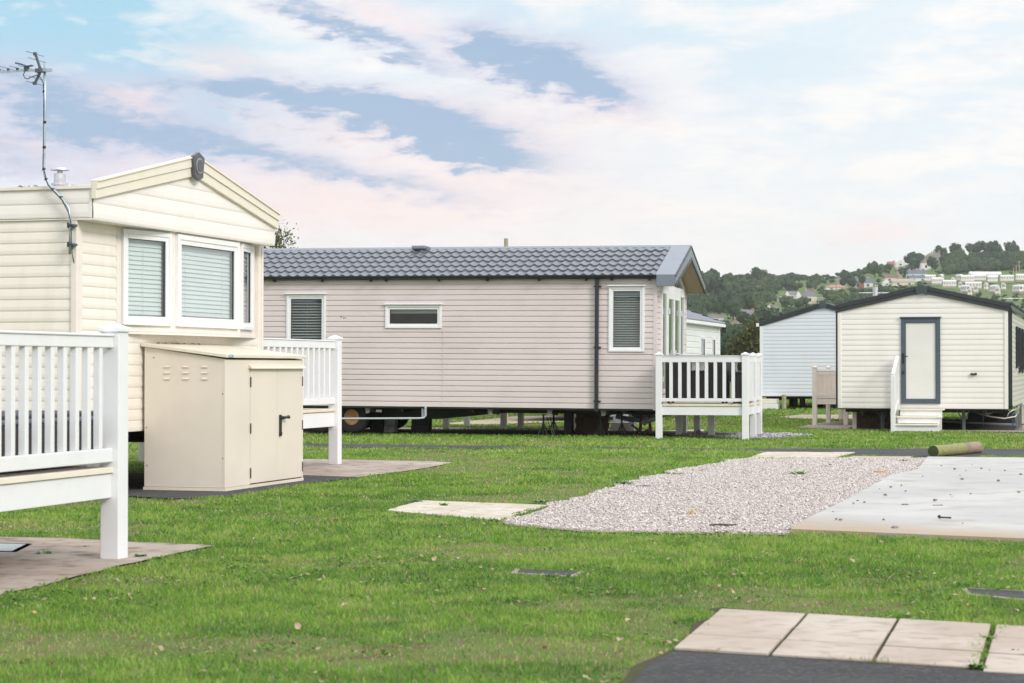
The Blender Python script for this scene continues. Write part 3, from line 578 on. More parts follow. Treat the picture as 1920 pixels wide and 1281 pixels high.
# ------------------------------------------------------------------ cream caravan on the left
FY = lambda y0=0.0: (lambda u, o, z: (u, y0 - o, z))         # wall facing the viewer
FX = lambda x0=0.0: (lambda u, o, z: (x0 + o, u, z))         # wall facing +x
def FACET(p, q):
    p = Vector((*p, 0)); q = Vector((*q, 0)); d = (q - p).normalized(); n = Vector((d.y, -d.x, 0))
    return (lambda u, o, z: tuple(p + d * u + n * o + Vector((0, 0, z)))), (q - p).length
def left_caravan():
    r = empty('static_caravan', A0, 16.7, 'cream static caravan with a bay window and gable, a metal shed at its end', 'caravan')
    xl = -9.0; yb = 4.08
    s = MB(); siding(s, FY(), .585, 2.555, .1035, PROF_SOFT, lambda z: (xl, -.035)); s.box(xl, xl + .02, 0, yb, .585, 2.8); s.box(xl, 0, yb, yb + .02, .585, 2.8); s.build('side_wall', MT['cream'], r)
    s = MB(); siding(s, FY(-.022), 2.572, 2.835, .135, PROF_SOFT, lambda z: (xl, .178)); s.box(xl, .175, -.02, .0, 2.556, 2.568); s.build('upper_side_panel', MT['cream_lt'], r)
    s = MB(); s.box(xl, .182, -.045, -.015, 2.835, 2.868); s.build('gutter_board', MT['cream_trim'], r, bevel=.003)
    mo = MB(); rr = random.Random(3)
    for i in range(420):
        x = rr.uniform(xl, .05); 
        if noise.noise(Vector((x * 2.3, 0, 4))) < -.05: continue
        w = rr.uniform(.01, .04); y = rr.uniform(-.045, .0); h = rr.uniform(.004, .016); mo.add([(x - w, y, 2.867), (x + w, y - .012, 2.867), (x + w, y + .02, 2.867), (x - w, y + .02, 2.867), (x, y, 2.868 + h)], [(0, 1, 4), (1, 2, 4), (2, 3, 4), (3, 0, 4)])
    tag(mo.build('moss', MT['moss'], r), kind='stuff')
    s = MB(); siding(s, FX(), .585, 1.55, .1035, PROF_SOFT, lambda z: (.03, yb - .03)); siding(s, FX(), 1.55, 2.56, .1035, PROF_SOFT, lambda z: (.085, .76)); s.build('front_wall', MT['cream'], r)
    for xj in (-2.95, -6.1): MB().box(xj, xj + .004, -.0115, -.002, .59, 2.55).build('panel_joint', MT['cream_trim'], r)
    t = MB(); t.box(-.04, .02, -.025, .03, .585, 2.556); t.box(-.03, .022, .03, .085, .585, 2.556); t.build('corner_trim', MT['cream_trim'], r, bevel=.006)
    t = MB(); t.box(-.03, .02, yb - .04, yb + .03, .585, 2.56); t.box(-.02, .03, yb + .03, yb + .075, .62, 2.56); t.build('corner_trim', MT['cream_trim'], r, bevel=.006)
    # bay of three windows
    P = [(-.015, .80), (.14, 1.69), (.14, 3.25), (-.02, 4.04)]; bay = MB(); ft = []
    for i in range(3):
        T, ln = FACET(P[i], P[i + 1]); ft.append((T, ln)); m = (.075, .055, .06)[i]; m2 = (.05, .04, .20)[i]
        wbox(bay, T, 0, m, -.04, 0, 1.55, 2.56); wbox(bay, T, ln - m2, ln, -.04, 0, 1.55, 2.56); wbox(bay, T, m, ln - m2, -.04, -.002, 1.55, 1.612); wbox(bay, T, m, ln - m2, -.04, -.002, 2.535, 2.56)
    c = [Vector((x, y, 1.525)) for x, y in P]; bay.prism([Vector((-.05, .80, 1.525))] + [p + Vector((.02, 0, 0)) for p in c] + [Vector((-.05, 4.04, 1.525))], (0, 0, .023))
    for (x, y) in P[1:3]: bay.tube([(x - .006, y, 1.55), (x - .006, y, 2.56)], .02, 8)
    bay.build('bay_panel', MT['cream_trim'], r, bevel=.004)
    for i, (z0, z1) in enumerate(((1.612, 2.535),) * 3):
        T, ln = ft[i]; m = (.075, .055, .06)[i]; m2 = (.05, .04, .20)[i]
        window(r, T, m, ln - m2, z0, z1, MT['white'], MT['glass'], w=(.085, .095, .075)[i], out=.03, blind=(0, .044), slat=.047, ang=74)
    # facade above the windows
    X = .19; ap = 2.0; zi, za = 2.76, 3.16
    def span(z):
        if z <= zi: return (-.035, 4.085)
        k = (z - zi) / (za - zi); return (-.035 + (ap + .035) * k, 4.085 - (4.085 - ap) * k)
    s = MB(); siding(s, FX(X), 2.56, za, .15, PROF_SOFT, span, zbreaks=(zi,)); s.box(-.1, X, -.03, 4.08, 2.552, 2.566)
    s.box(-.1, X, 4.06, 4.08, 2.566, 2.8); s.prism([(X - .04, -.03, 2.85), (X - .04, ap, 3.28), (X - .04, 4.08, 2.85), (X - .04, 4.08, 2.57), (X - .04, -.03, 2.57)], (.02, 0, 0)); s.quad((-.13, -.02, 2.865), (X - .02, -.02, 2.865), (X - .02, 4.06, 2.865), (-.13, 4.06, 2.865)); s.build('gable_panel', MT['cream_lt'], r)
    for sgn, y0 in ((1, -.05), (-1, 4.10)):
        b = MB(); e0, e1 = 2.905, 3.335
        b.prism([(X - .01, y0, e0 - .165), (X - .01, ap, e1 - .20), (X - .01, ap, e1 - .10), (X - .01, y0, e0 - .075)], (.05, 0, 0))
        b.prism([(X - .01, y0, e0 - .078), (X - .01, ap, e1 - .103), (X - .01, ap, e1 - .01), (X - .01, y0, e0 - .01)], (.065, 0, 0))
        b.prism([(X - .02, y0, e0 - .012), (X - .02, ap, e1 - .012), (X - .02, ap, e1 + .006), (X - .02, y0, e0 + .006)], (.09, 0, 0))
        b.build('barge_board', MT['barge'], r, bevel=.004)
    k = MB(); k.prism([(X + .05, ap - .13, 3.325), (X + .05, ap, 3.375), (X + .05, ap + .13, 3.325), (X + .05, ap + .095, 3.12), (X + .05, ap, 3.085), (X + .05, ap - .095, 3.12)], (.035, 0, 0)); kc = k.build('ridge_cap', MT['darkcap'], r, bevel=.006)
    k = MB(); k.tube([(X + .086, ap, 3.235), (X + .094, ap, 3.235)], .078, 24); k.build('cap_disc', MT['cap_light'], kc); k = MB(); k.tube([(X + .094, ap, 3.235), (X + .100, ap, 3.235)], .064, 24); k.build('cap_disc', MT['darkcap'], kc)
    # low roof behind the facade
    f = MB(); n = 14
    pr = [(yb * i / n, 2.868 + .13 * math.sin(math.pi * i / n)) for i in range(n + 1)]
    for (ya, za_), (yc, zc) in zip(pr[:-1], pr[1:]): f.add([(xl, ya, za_), (-.12, ya, za_), (-.12, yc, zc), (xl, yc, zc)], [(0, 1, 2, 3)])
    f.box(xl, -.1, -.01, 0, 2.8, 2.868); f.build('roof', MT['galv'], r)
    fl = MB(); fl.tube([(-1.3, 2.0, 2.95), (-1.3, 2.0, 3.2)], .062, 16); fl.tube([(-1.3, 2.0, 3.08), (-1.3, 2.0, 3.10)], .09, 16); fl.tube([(-1.3, 2, 3.2), (-1.3, 2, 3.235)], .03, 10); fl.tube([(-1.3, 2, 3.235), (-1.3, 2, 3.255)], [.10, .095], 18); fl.build('flue', MT['flue'], r, smooth=False)
    fo = MB(); fo.box(xl, 0, .01, yb, .585, .60); fo.box(xl, -.05, .9, .97, .40, .585); fo.box(xl, -.05, 3.1, 3.17, .40, .585)
    for x in (-8, -6.5, -5, -3.5, -2, -.3): fo.box(x, x + .06, .1, 4, .50, .585)
    fo.build('chassis', MT['darksteel'], r)
    q = MB(); q.box(-.45, -.12, .45, .75, 0, .21); q.box(-.45, -.12, .45, .75, .215, .42); q.build('support_pier', MT['block'], r, bevel=.006)
    q = MB(); q.box(-.45, -.12, 2.6, 2.9, 0, .21); q.box(-.45, -.12, 2.6, 2.9, .215, .42); q.build('support_pier', MT['block'], r, bevel=.006)
    q = MB(); q.box(xl + .1, -.4, .3, 3.9, .60, .62); q.box(-2.6, -2.55, .1, 4, .6, 2.8); q.build('interior', MT['interior'], r)
MT['darkcap'] = mat('dark_grey_plastic', (.085, .085, .10), .4, .05); MT['cap_light'] = mat('grey_plastic', (.34, .34, .37), .4, .05)
left_caravan()

def aerial():
    r = empty('tv_aerial', FA(0, 0, 0), 16.7, 'television aerial on a bent grey mast clamped to the cream caravan', 'aerial'); y = -.08
    m = MB(); pts = [(-.018, y, 2.235), (-.013, y, 2.52), (-.028, y, 2.65), (-.09, y, 2.735), (-.167, y, 2.81), (-.235, y, 2.878), (-.272, y, 2.945), (-.287, y, 3.02), (-.286, y, 3.12), (-.277, y, 3.6), (-.281, y, 3.995)]
    m.tube(pts, .0125, 10); m.build('mast', MT['galv'], r, smooth=True)
    for z in (2.50, 2.325):
        c = MB(); c.box(-.03, .022, y - .016, -.01, z - .010, z + .010); c.box(-.038, -.030, y - .022, -.01, z - .024, z + .024); c.tube([(-.03, y - .025, z + .006), (.02, y - .025, z + .006)], .004, 6); c.box(.004, .020, y - .02, y + .01, z - .045, z - .028); c.build('wall_clamp', MT['clamp'], r, bevel=.002)
    for p in ((-.285, 3.73), (-.28, 3.45), (-.284, 3.22), (-.287, 3.02), (-.262, 2.925), (-.19, 2.83), (-.11, 2.755)): MB().tube([(p[0] - .002, y, p[1] - .012), (p[0] + .002, y, p[1] + .012)], .0155, 8).build('tape_band', MT['black'], r)
    b = MB(); b.box(-1.35, -.20, y - .022, y - .007, 3.918, 3.936); b.box(-.25, -.19, y - .045, y - .02, 3.905, 3.93); b.box(-.30, -.255, y - .03, y + .02, 3.912, 3.942); b.build('boom', MT['galv'], r)
    d = MB()
    for k in range(9): x = -.46 - k * .095; d.tube([(x, y - .16, 3.955), (x, y + .16, 3.955)], .0025, 5); d.box(x - .008, x + .008, y - .028, y - .002, 3.936, 3.958)
    d.build('director', MT['clamp'], r)
    f = MB(); c0 = (-.325, y - .015, 3.93)
    f.bar((-.372, y - .015, 4.088), (-.322, y - .015, 3.95), .02, .018); f.bar((-.322, y - .015, 3.95), (-.330, y - .015, 3.885), .026, .022); f.bar((-.330, y - .015, 3.885), (-.378, y - .015, 3.80), .02, .018); f.box(-.36, -.29, y - .04, y + .01, 3.905, 3.94)
    for x, z in ((-.372, 4.078), (-.352, 4.02), (-.345, 3.85), (-.375, 3.808)): f.tube([(x, y - .17, z), (x, y + .14, z)], .003, 5)
    for x, z in ((-.372, 4.078), (-.375, 3.808)): f.box(x - .013, x + .013, y - .03, y, z - .014, z + .014)
    f.build('reflector', MT['clamp'], r)
    p = MB(); p.bar((-.56, y - .02, 4.0), (-.50, y - .02, 3.985), .06, .014); p.bar((-.50, y - .02, 3.985), (-.45, y - .02, 3.965), .06, .014); p.bar((-.45, y - .02, 3.965), (-.395, y - .02, 3.972), .04, .01); p.box(-.48, -.44, y - .03, y, 3.925, 3.965); p.build('dipole', MT['clamp'], r)
    c = MB(); c.tube([(-.47, y - .02, 3.925), (-.485, y - .03, 3.89), (-.47, y - .03, 3.86), (-.44, y - .03, 3.848), (-.40, y - .03, 3.865), (-.345, y - .03, 3.88), (-.31, y - .02, 3.855), (-.285, y - .016, 3.80), (-.28, y - .016, 3.6), (-.288, y - .016, 3.05), (-.235, y - .018, 2.87), (-.09, y - .018, 2.73), (-.01, y - .03, 2.60), (.002, y - .02, 2.52), (-.012, y + .03, 2.24), (-.005, -.02, 2.15), (-.01, -.02, 1.3), (-.0, -.024, .9), (-.008, -.024, .58)], .0045, 6); c.build('cable', MT['black'], r)
MT['clamp'] = mat('clamp_steel', (.09, .12, .14), .45, .2, 30, metal=.3)
aerial()

def shed():
    r = empty('metal_shed', FA(.04, 1.277), 16.7, 'beige lean-to metal storage shed with double doors against the cream caravan', 'shed')
    D, Wd = .86, 1.93; zf, zb = 1.285, 1.405; t = .02
    s = MB(); s.prism([(0, 0, .045), (D, 0, .045), (D, 0, zf), (0, 0, zb)], (0, t, 0)); s.prism([(0, Wd, .045), (D, Wd, .045), (D, Wd, zf), (0, Wd, zb)], (0, -t, 0)); s.box(0, t, t, Wd - t, .045, zb - .01)
    s.box(D - t, D, t, .575, .045, zf - .004); s.box(D - t, D, 1.90, Wd - t, .045, zf - .004); s.box(D - t, D, .575, 1.90, 1.215, zf - .004); s.box(D - .03, D - t, .575, 1.90, .05, 1.215)
    s.box(D - .002, D + .003, -.003, .02, .045, zf - .01); s.box(D - .02, D + .002, -.004, 0, .045, zf - .01); s.build('wall', MT['shed'], r, bevel=.002)
    b = MB(); b.box(-.01, D + .006, -.006, Wd + .006, 0, .042); b.build('plinth', MT['shed_trim'], r, bevel=.002)
    f = MB(); f.prism([(-.02, -.035, zb + .005), (D + .03, -.035, zf + .012), (D + .03, -.035, zf + .045), (-.02, -.035, zb + .038)], (0, Wd + .07, 0)); rf = f.build('roof', MT['shed_trim'], r, bevel=.004)
    bd = MB(); bd.box(D + .030, D + .033, .01, .115, zf + .016, zf + .042); bg_ = bd.build('badge', MT['badge'], rf)
    bd = MB(); bd.box(D + .033, D + .0345, .035, .09, zf + .026, zf + .033); bd.tube([(D + .033, .022, zf + .029), (D + .0345, .022, zf + .029)], .007, 8); bd.build('badge_mark', MT['white'], bg_)
    lt = MB(); rr = random.Random(8)
    for i in range(46): a_ = rr.uniform(.15, 1.2); x_ = rr.uniform(.0, .05) ** 1.0; zz = zb + .04 - x_ * .14; k_ = rr.uniform(.004, .014); lt.add([(x_ - k_, a_ - k_, zz), (x_ + k_, a_ - k_ * .4, zz), (x_, a_ + k_, zz), (x_, a_, zz + k_)], [(0, 1, 3), (1, 2, 3), (2, 0, 3), (0, 2, 1)])
    lo = lt.build('leaf_litter', MT['moss'], rf); lo['kind'] = 'stuff'
    for (x_, z_) in ((.10, 1.30), (.025, .62), (.835, .33), (.835, .95), (.03, .25)): MB().tube([(x_, .0, z_), (x_, -.004, z_)], .006, 8).build('rivet', MT['hinge'], r)
    l = MB(); l.prism([(D, .54, 1.235), (D + .045, .53, 1.20), (D + .045, .53, 1.19), (D, .54, 1.195)], (0, 1.39, 0)); l.build('door_canopy', MT['shed_trim'], r, bevel=.002)
    for y0, y1 in ((.579, 1.236), (1.242, 1.897)):
        d = MB(); d.box(D - .016, D + .004, y0, y1, .055, 1.19); do = d.build('door', MT['shed'], r, bevel=.003)
        yh = y0 if y0 < 1 else y1
        for z in (.16, .60, 1.06):
            h = MB(); h.tube([(D + .008, yh, z - .05), (D + .008, yh, z + .05)], .007, 8); h.build('hinge', MT['hinge'], do)
        if y0 > 1:
            h = MB(); h.box(D + .004, D + .022, 1.285, 1.325, .50, .72); h.tube([(D + .02, 1.305, .69), (D + .05, 1.305, .69)], .018, 10); h.tube([(D + .05, 1.30, .69), (D + .055, 1.37, .695), (D + .055, 1.42, .695)], [.016, .014, .020], 10); h.tube([(D + .02, 1.305, .53), (D + .03, 1.305, .53)], .014, 10); h.build('handle', MT['black'], do, bevel=.003)
    for x in (.21, .41, .61):
        for z in (1.218, 1.160, 1.102): v = MB(); v.prism([(x, 0, z), (x + .07, 0, z), (x + .066, -.012, z - .010), (x + .004, -.012, z - .010)], (0, .001, .001)); v.box(x + .004, x + .066, -.012, 0, z - .014, z - .010); v.build('vent_slot', MT['shed'], r)
MT['hinge'] = mat('rusty_hinge', (.10, .06, .05), .7, .3, 30)
shed()

# ------------------------------------------------------------------ white decks on the left
r = empty('deck_veranda', B0, 16.7, 'white railed deck nearest the camera, its tall corner post on the path', 'deck')
deck(r, [(-.065, .065)], [((-.065, -4.6), (-.065, .065), .148, True)], size=.13, top=1.475, rz=(1.325, 1.395), lz=(.615, .70), fascia=(.39, .545), board=(.545, .585), bw=.043, floor=(-2.4, 0, -4.6, .12), mboard=MT['beige_board2'])
deck(r, [(-.065, -4.6), (-2.4, .065), (-2.4, -4.6)], [((-2.4, -4.6), (-.065, -4.6), .148, True)], size=.13, top=1.475, rz=(1.325, 1.395), lz=(.615, .70), fascia=(.39, .545), board=(.545, .585), bw=.043)
MB().box(-2.4, -.13, .05, .08, .39, .58).build('fascia_board', MT['white_old'], r, bevel=.003)
def rattan(name, loc, th, w, d, h, z, label, cat, top=True):
    q = empty(name, loc, th, label, cat); b = MB(); b.box(0, w, 0, d, z + .04, z + h - .03); n = int(h / .03)
    for i in range(n): zz = z + .05 + i * .03; b.box(-.004, w + .004, -.004, d + .004, zz, zz + .018)
    b.build('woven_body', MT['rattan'], q)
    for x in (.03, w - .07):
        for y in (.03, d - .07): MB().box(x, x + .04, y, y + .04, z, z + .045).build('foot', MT['black'], q)
    t = MB(); t.box(-.02, w + .02, -.02, d + .02, z + h - .03, z + h); t.build('lid' if top else 'seat_cushion', MT['rattan_top'], q, bevel=.01)
rattan('storage_box', FB(-.95, -1.55), 16.7, .75, 1.95, .315, .585, 'dark woven storage box with a grey lid behind the nearest white railing', 'storage box')
r = empty('deck_veranda', FA(-.155, 6.755), 16.7, 'white railed deck behind the beige metal shed', 'deck')
deck(r, [(0, 0), (0, -2.5), (-2.6, 0)], [((0, -2.5), (0, 0), .168, True), ((-2.6, 0), (0, 0), .15, True)], size=.13, top=1.60, rz=(1.44, 1.525), lz=(.755, .83), fascia=(.475, .655), board=(.66, .70), bw=.05, floor=(-2.6, .06, -2.5, .06))
# ------------------------------------------------------------------ taupe caravan in the middle
def tiles(mb, u0, u1, eave, ridge, rows, pitch, du, amp=.027, step=.028, fn=None):
    """pressed steel pantiles: a wave across, a step down at every row; eave/ridge are (y,z)"""
    e = Vector((0, *eave)); g = Vector((0, *ridge)); d = g - e; n = Vector((0, -d.z, d.y)).normalized(); nu = int((u1 - u0) / du)
    wave = []
    for i in range(nu + 1):
        t = ((i * du) / pitch) % 1.0
        wave.append(amp * (math.sin(math.pi * min(t / .62, 1)) ** 1.5 if t < .62 else -.12 * math.sin(math.pi * (t - .62) / .38)))
    for k in range(rows):
        prof = [(0.0, step), (.35, step * .75), (.7, step * .38), (.98, step * .06)]
        vs = []
        for tt, h in [(0.0, -.002)] + prof:
            p = e + d * ((k + tt) / rows)
            for i in range(nu + 1): q = p + n * (wave[i] * (1 if h > 0 else 1) + h); vs.append((u0 + i * du, q.y, q.z))
        fs = []
        for j in range(len(prof)):
            for i in range(nu): a = j * (nu + 1) + i; fs.append((a, a + 1, a + nu + 2, a + nu + 1))
        mb.add(vs, fs)
def mid_caravan():
    r = empty('static_caravan', M0, MTH, 'long taupe static caravan with a dark tiled roof and black downpipe', 'caravan', tilt=R(.35))
    xl, yb = -9.6, 3.43; zb, zt = .49, 2.75
    holes = [(-.825, -.20, 1.475, 2.60), (-4.85, -3.815, 1.875, 2.285), (-6.70, -5.96, 1.44, 2.475)]
    s = MB(); siding(s, FY(), zb, zt, .094, PROF_LAP, lambda z: (xl, -.045), holes); s.box(xl, 0, yb, yb + .02, zb, zt); s.box(xl, xl + .02, 0, yb, zb, zt + .2)
    s.build('side_wall', MT['taupe'], r)
    s = MB(); s.box(-3.795, -3.785, -.018, 0, zb, 1.875); s.build('panel_joint', MT['taupe'], r)
    window(r, FY(), *holes[0], MT['white'], MT['glass_dk'], w=.075, out=.035, head=.022, blind=(0, .042), slat=.046, ang=38, bm=MT['blind_grey'])
    window(r, FY(), *holes[1], MT['white'], MT['glass_dk'], w=.075, out=.035, head=.022, blind=(.78, .02), slat=.03, ang=80)
    window(r, FY(), *holes[2], MT['white'], MT['glass_dk'], w=.075, out=.035, head=.022, blind=(0, .05), slat=.036, ang=32)
    t = MB(); t.box(-.05, .018, -.018, .03, zb - .02, zt); t.build('corner_trim', MT['taupe'], r, bevel=.004); t = MB(); t.box(-.02, .018, yb - .03, yb + .02, zb, zt); t.build('corner_trim', MT['taupe'], r, bevel=.004)
    sm = MB(); [sm.box(x, x + .012, -.016, -.002, z, z + w_) for x, z, w_ in ((-5.68, 2.06, .02), (-5.63, 2.045, .025), (-5.60, 2.05, .015))]; sm.build('scuff_mark', MT['black'], r)
    # glazed end wall
    s = MB(); siding(s, FX(), zb, 2.62, .094, PROF_LAP, lambda z: (.03, .44)); siding(s, FX(), zb, 2.60, .094, PROF_LAP, lambda z: (3.04, yb - .03)); siding(s, FX(), zb, .75, .094, PROF_LAP, lambda z: (.44, 3.04)); s.build('end_wall', MT['taupe'], r)
    T = FX(.02)
    f = MB(); 
    for u0, u1 in ((.44, .50), (.93, 1.02), (2.50, 2.58), (2.98, 3.04)): wbox(f, T, u0, u1, -.05, .018, .75, 2.60)
    for u0, u1 in ((.50, .90), (2.60, 2.98)): wbox(f, T, u0, u1, -.05, .025, .75, .83); wbox(f, T, u0, u1, -.05, .025, 2.5, 2.60)
    wbox(f, T, 1.02, 2.50, -.05, .028, 2.50, 2.60)
    fo = f.build('glazed_frame', MT['white'], r, bevel=.004)
    g = MB(); g.quad(T(.5, 0, .83), T(.93, 0, .83), T(.93, 0, 2.5), T(.5, 0, 2.5)); g.build('pane', MT['glass_dk'], fo); g = MB(); g.quad(T(2.6, 0, .83), T(2.98, 0, .83), T(2.98, 0, 2.5), T(2.6, 0, 2.5)); g.build('pane', MT['glass_dk'], fo)
    for y0, y1 in ((1.03, 1.755), (1.765, 2.49)):
        d = MB(); ring(d, T, y0, y1, .62, 2.50, .075, -.02, .028); wbox(d, T, y0 + .075, y1 - .075, -.02, .028, 1.28, 1.33); do = d.build('door', MT['white'], r, bevel=.004)
        g = MB(); g.quad(T(y0 + .07, .01, .69), T(y1 - .07, .01, .69), T(y1 - .07, .01, 2.43), T(y0 + .07, .01, 2.43)); g.build('pane', MT['glass_dk'], do)
        yy = y1 - .05 if y0 < 1.5 else y0 + .05; h = MB(); h.tube([T(yy, .045, 1.46), T(yy, .08, 1.46), T(yy + (-.10 if y0 < 1.5 else .10), .085, 1.46)], .010, 8); wbox(h, T, yy - .015, yy + .015, .045, .052, 1.38, 1.52); h.build('handle', MT['white'], do)
        for z in (1.0, 2.2): h = MB(); yh = y0 + .01 if y0 < 1.5 else y1 - .01; wbox(h, T, yh - .02, yh + .02, .045, .06, z - .05, z + .05); h.build('hinge', MT['white'], do)
    # glazing and panel in the gable point
    g = MB(); g.prism([(.0, .48, 2.66), (.0, 1.715, 3.12), (.0, 2.95, 2.66)], (.01, 0, 0)); gp = g.build('gable_glass', MT['glass_dk'], r)
    g = MB(); g.bar((.02, .40, 2.63), (.02, 1.715, 3.14), .05, .08); g.bar((.02, 3.03, 2.63), (.02, 1.715, 3.14), .05, .08); g.bar((.02, .44, 2.63), (.02, 3.0, 2.63), .05, .06); g.bar((.02, 1.715, 2.63), (.02, 1.715, 3.12), .05, .06); g.build('gable_frame', MT['white'], r)
    g = MB(); g.prism([(-.01, 0, 2.6), (-.01, 0, 2.75), (-.01, 1.715, 3.33), (-.01, yb, 2.75), (-.01, yb, 2.6), (-.01, 3.05, 2.6), (-.01, 1.715, 3.17), (-.01, .38, 2.6)], (.02, 0, 0)); g.build('gable_panel', MT['taupe'], r)
    # roof
    m = MB(); tiles(m, xl - .1, .0, (-.13, 2.775), (1.68, 3.375), 6, .168, .0168); m.build('roof_tiles', MT['tile'], r, smooth=False)
    m = MB(); m.quad((xl - .1, 1.75, 3.375), (.33, 1.75, 3.375), (.33, 3.56, 2.77), (xl - .1, 3.56, 2.77)); m.box(xl, 0, .02, yb - .02, 2.72, 2.74); m.build('rear_roof', MT['tile'], r)
    m = MB(); m.prism([(xl - .1, 1.62, 3.372), (xl - .1, 1.715, 3.415), (xl - .1, 1.81, 3.372), (xl - .1, 1.81, 3.355), (xl - .1, 1.62, 3.355)], (abs(xl) + .42, 0, 0)); m.build('ridge', MT['slate_trim'], r, bevel=.004)
    v = MB()  # verge plate, barge boards and box ends
    v.prism([(.0, -.135, 2.80), (.0, 1.715, 3.412), (.0, 1.715, 3.392), (.0, -.135, 2.78)], (.345, 0, 0)); v.build('verge_plate', MT['slate_trim'], r, bevel=.003)
    v = MB(); v.prism([(.0, 3.565, 2.80), (.0, 1.715, 3.412), (.0, 1.715, 3.392), (.0, 3.565, 2.78)], (.345, 0, 0)); v.build('verge_plate', MT['slate_trim'], r, bevel=.003)
    for y0, y1 in ((-.135, 1.715), (3.565, 1.715)):
        b = MB(); b.prism([(.33, y0, 2.60), (.33, y1, 3.14), (.33, y1, 3.40), (.33, y0, 2.79)], (.025, 0, 0)); bo = b.build('barge_board', MT['slate_trim'], r, bevel=.003)
        b = MB(); sg = 1 if y1 > y0 else -1; b.prism([(.345, y0, 2.60), (.345, y1, 3.14), (.345, y1, 3.185), (.345, y0, 2.645)], (.022, 0, 0)); b.prism([(.345, y0, 2.755), (.345, y1, 3.365), (.345, y1, 3.40), (.345, y0, 2.79)], (.02, 0, 0)); b.build('trim_strip', MT['anthracite'], bo)
        b = MB(); q = .05 * sg; b.box(.02, .33, min(y0, y0 + .12 * sg), max(y0, y0 + .12 * sg), 2.60, 2.785); b.build('box_end', MT['slate_trim'], r, bevel=.004)
        b = MB(); b.prism([(.0, y0 + .1 * sg, 2.61), (.33, y0 + .1 * sg, 2.61), (.33, y1, 3.15), (.0, y1, 3.15)], (0, 0, .015)); b.build('soffit', MT['soffit'], r)
    # gutter, brackets, downpipe
    g = MB(); n = 8; q = [(0, -.105 + .05 * math.cos(math.pi + math.pi * k / n), 2.79 + .052 * math.sin(math.pi + math.pi * k / n)) for k in range(n + 1)]
    for a, b in zip(q[:-1], q[1:]): g.add([(xl, a[1], a[2]), (.02, a[1], a[2]), (.02, b[1], b[2]), (xl, b[1], b[2])], [(0, 1, 2, 3)])
    g.box(xl, .02, -.056, -.02, 2.735, 2.80); g.box(xl, .02, -.158, -.152, 2.78, 2.798); g.build('gutter', MT['anthracite'], r)
    for x in (-8.8, -7.9, -6.92, -6.02, -5.11, -4.83, -3.86, -2.98, -2.05, -1.22, -.77, -.11):
        b = MB(); b.box(x - .015, x + .015, -.10, -.02, 2.70, 2.74); b.box(x - .02, x + .02, -.165, -.1, 2.722, 2.745); b.build('gutter_bracket', MT['black'], r)
    d = MB(); d.box(-1.058, -.995, -.085, -.022, .44, 2.745); d.build('downpipe', MT['anthracite'], r, bevel=.006)
    for z in (1.55, .62, 2.60): d = MB(); d.box(-1.075, -.955, -.09, -.015, z - .012, z + .012); d.build('pipe_clip', MT['black'], r)
    v = MB(); v.box(-4.78, -4.50, 1.50, 1.72, 3.33, 3.42); v.box(-4.80, -4.53, 1.42, 1.5, 3.36, 3.43); v.build('roof_vent', MT['slate_trim'], r, bevel=.02)
    # running gear
    c = MB(); c.box(xl, 0, .01, yb - .01, zb - .03, zb); c.prism([(xl, .9, .47), (xl, .9, .25), (-4.1, .9, .25), (-2.9, .9, .375), (-.1, .9, .375), (-.1, .9, .47)], (0, .05, 0)); c.prism([(xl, 2.6, .47), (xl, 2.6, .25), (-4.1, 2.6, .25), (-2.9, 2.6, .375), (-.1, 2.6, .375), (-.1, 2.6, .47)], (0, .05, 0))
    for x in (-9, -7.5, -6, -4.6, -3.3, -1.9, -.6): c.box(x, x + .05, .1, 3.3, .40, .47)
    c.build('chassis', MT['darksteel'], r)
    for x in (-5.25, -3.0, -1.93, -.98):
        o = MB(); o.prism([(x, .08, .465), (x, .9, .465), (x, .9, .34), (x, .2, .40)], (.02, 0, 0)); o.prism([(x, .08, .465), (x + .10, .08, .465), (x + .085, .08, .37), (x + .02, .08, .36)], (0, .012, 0)); o.build('outrigger', MT['block'], r)
    for x, y in ((-5.55, .33), (-6.17, .33), (-5.55, 2.9), (-6.17, 2.9)):
        w = MB(); n = 28; prof = [(.14, -.09), (.26, -.10), (.29, -.07), (.30, 0), (.29, .07), (.26, .10), (.14, .09)]; vs = []; fs = []
        for k in range(n):
            a = 2 * math.pi * k / n
            for rr, yy in prof: vs.append((rr * math.cos(a), yy, rr * math.sin(a)))
        P = len(prof)
        for k in range(n):
            for j in range(P - 1): fs.append((k * P + j, ((k + 1) % n) * P + j, ((k + 1) % n) * P + j + 1, k * P + j + 1))
        w.add([(x + a, y + b, .285 + c_) for a, b, c_ in vs], fs); wo = w.build('wheel', MT['tyre'], r, smooth=True)
        m = MB(); m.tube([(x, y - .085, .285), (x, y - .06, .285), (x, y - .02, .285)], [.145, .125, .10], 24); m.tube([(x, y - .10, .285), (x, y - .02, .285)], .045, 14); m.build('rim', MT['rust'], wo)
    for x0, x1, mm, hh in ((-5.40, -5.15, 'tyre', .26), (-5.13, -4.93, 'block', .25), (-4.62, -4.28, 'tyre', .25), (-5.0, -4.86, 'beige_board', .0)):
        if hh: q = MB(); q.box(x0, x1, .85, 1.05, 0, hh * .48); q.box(x0 + .01, x1 + .005, .85, 1.04, hh * .49, hh); q.build('support_pier', MT[mm], r, bevel=.005)
    q = MB(); [q.box(-1.72 + (i % 2) * .02, -1.20 + (i % 2) * .02, 1.5, 2.0, i * .095, i * .095 + .0952) for i in range(4)]; q.build('support_pier', MT['brick_dark'], r)
    q = MB(); q.box(-1.86, -1.72, 1.2, 1.4, 0, .40); q.build('support_leg', MT['darksteel'], r, bevel=.004)
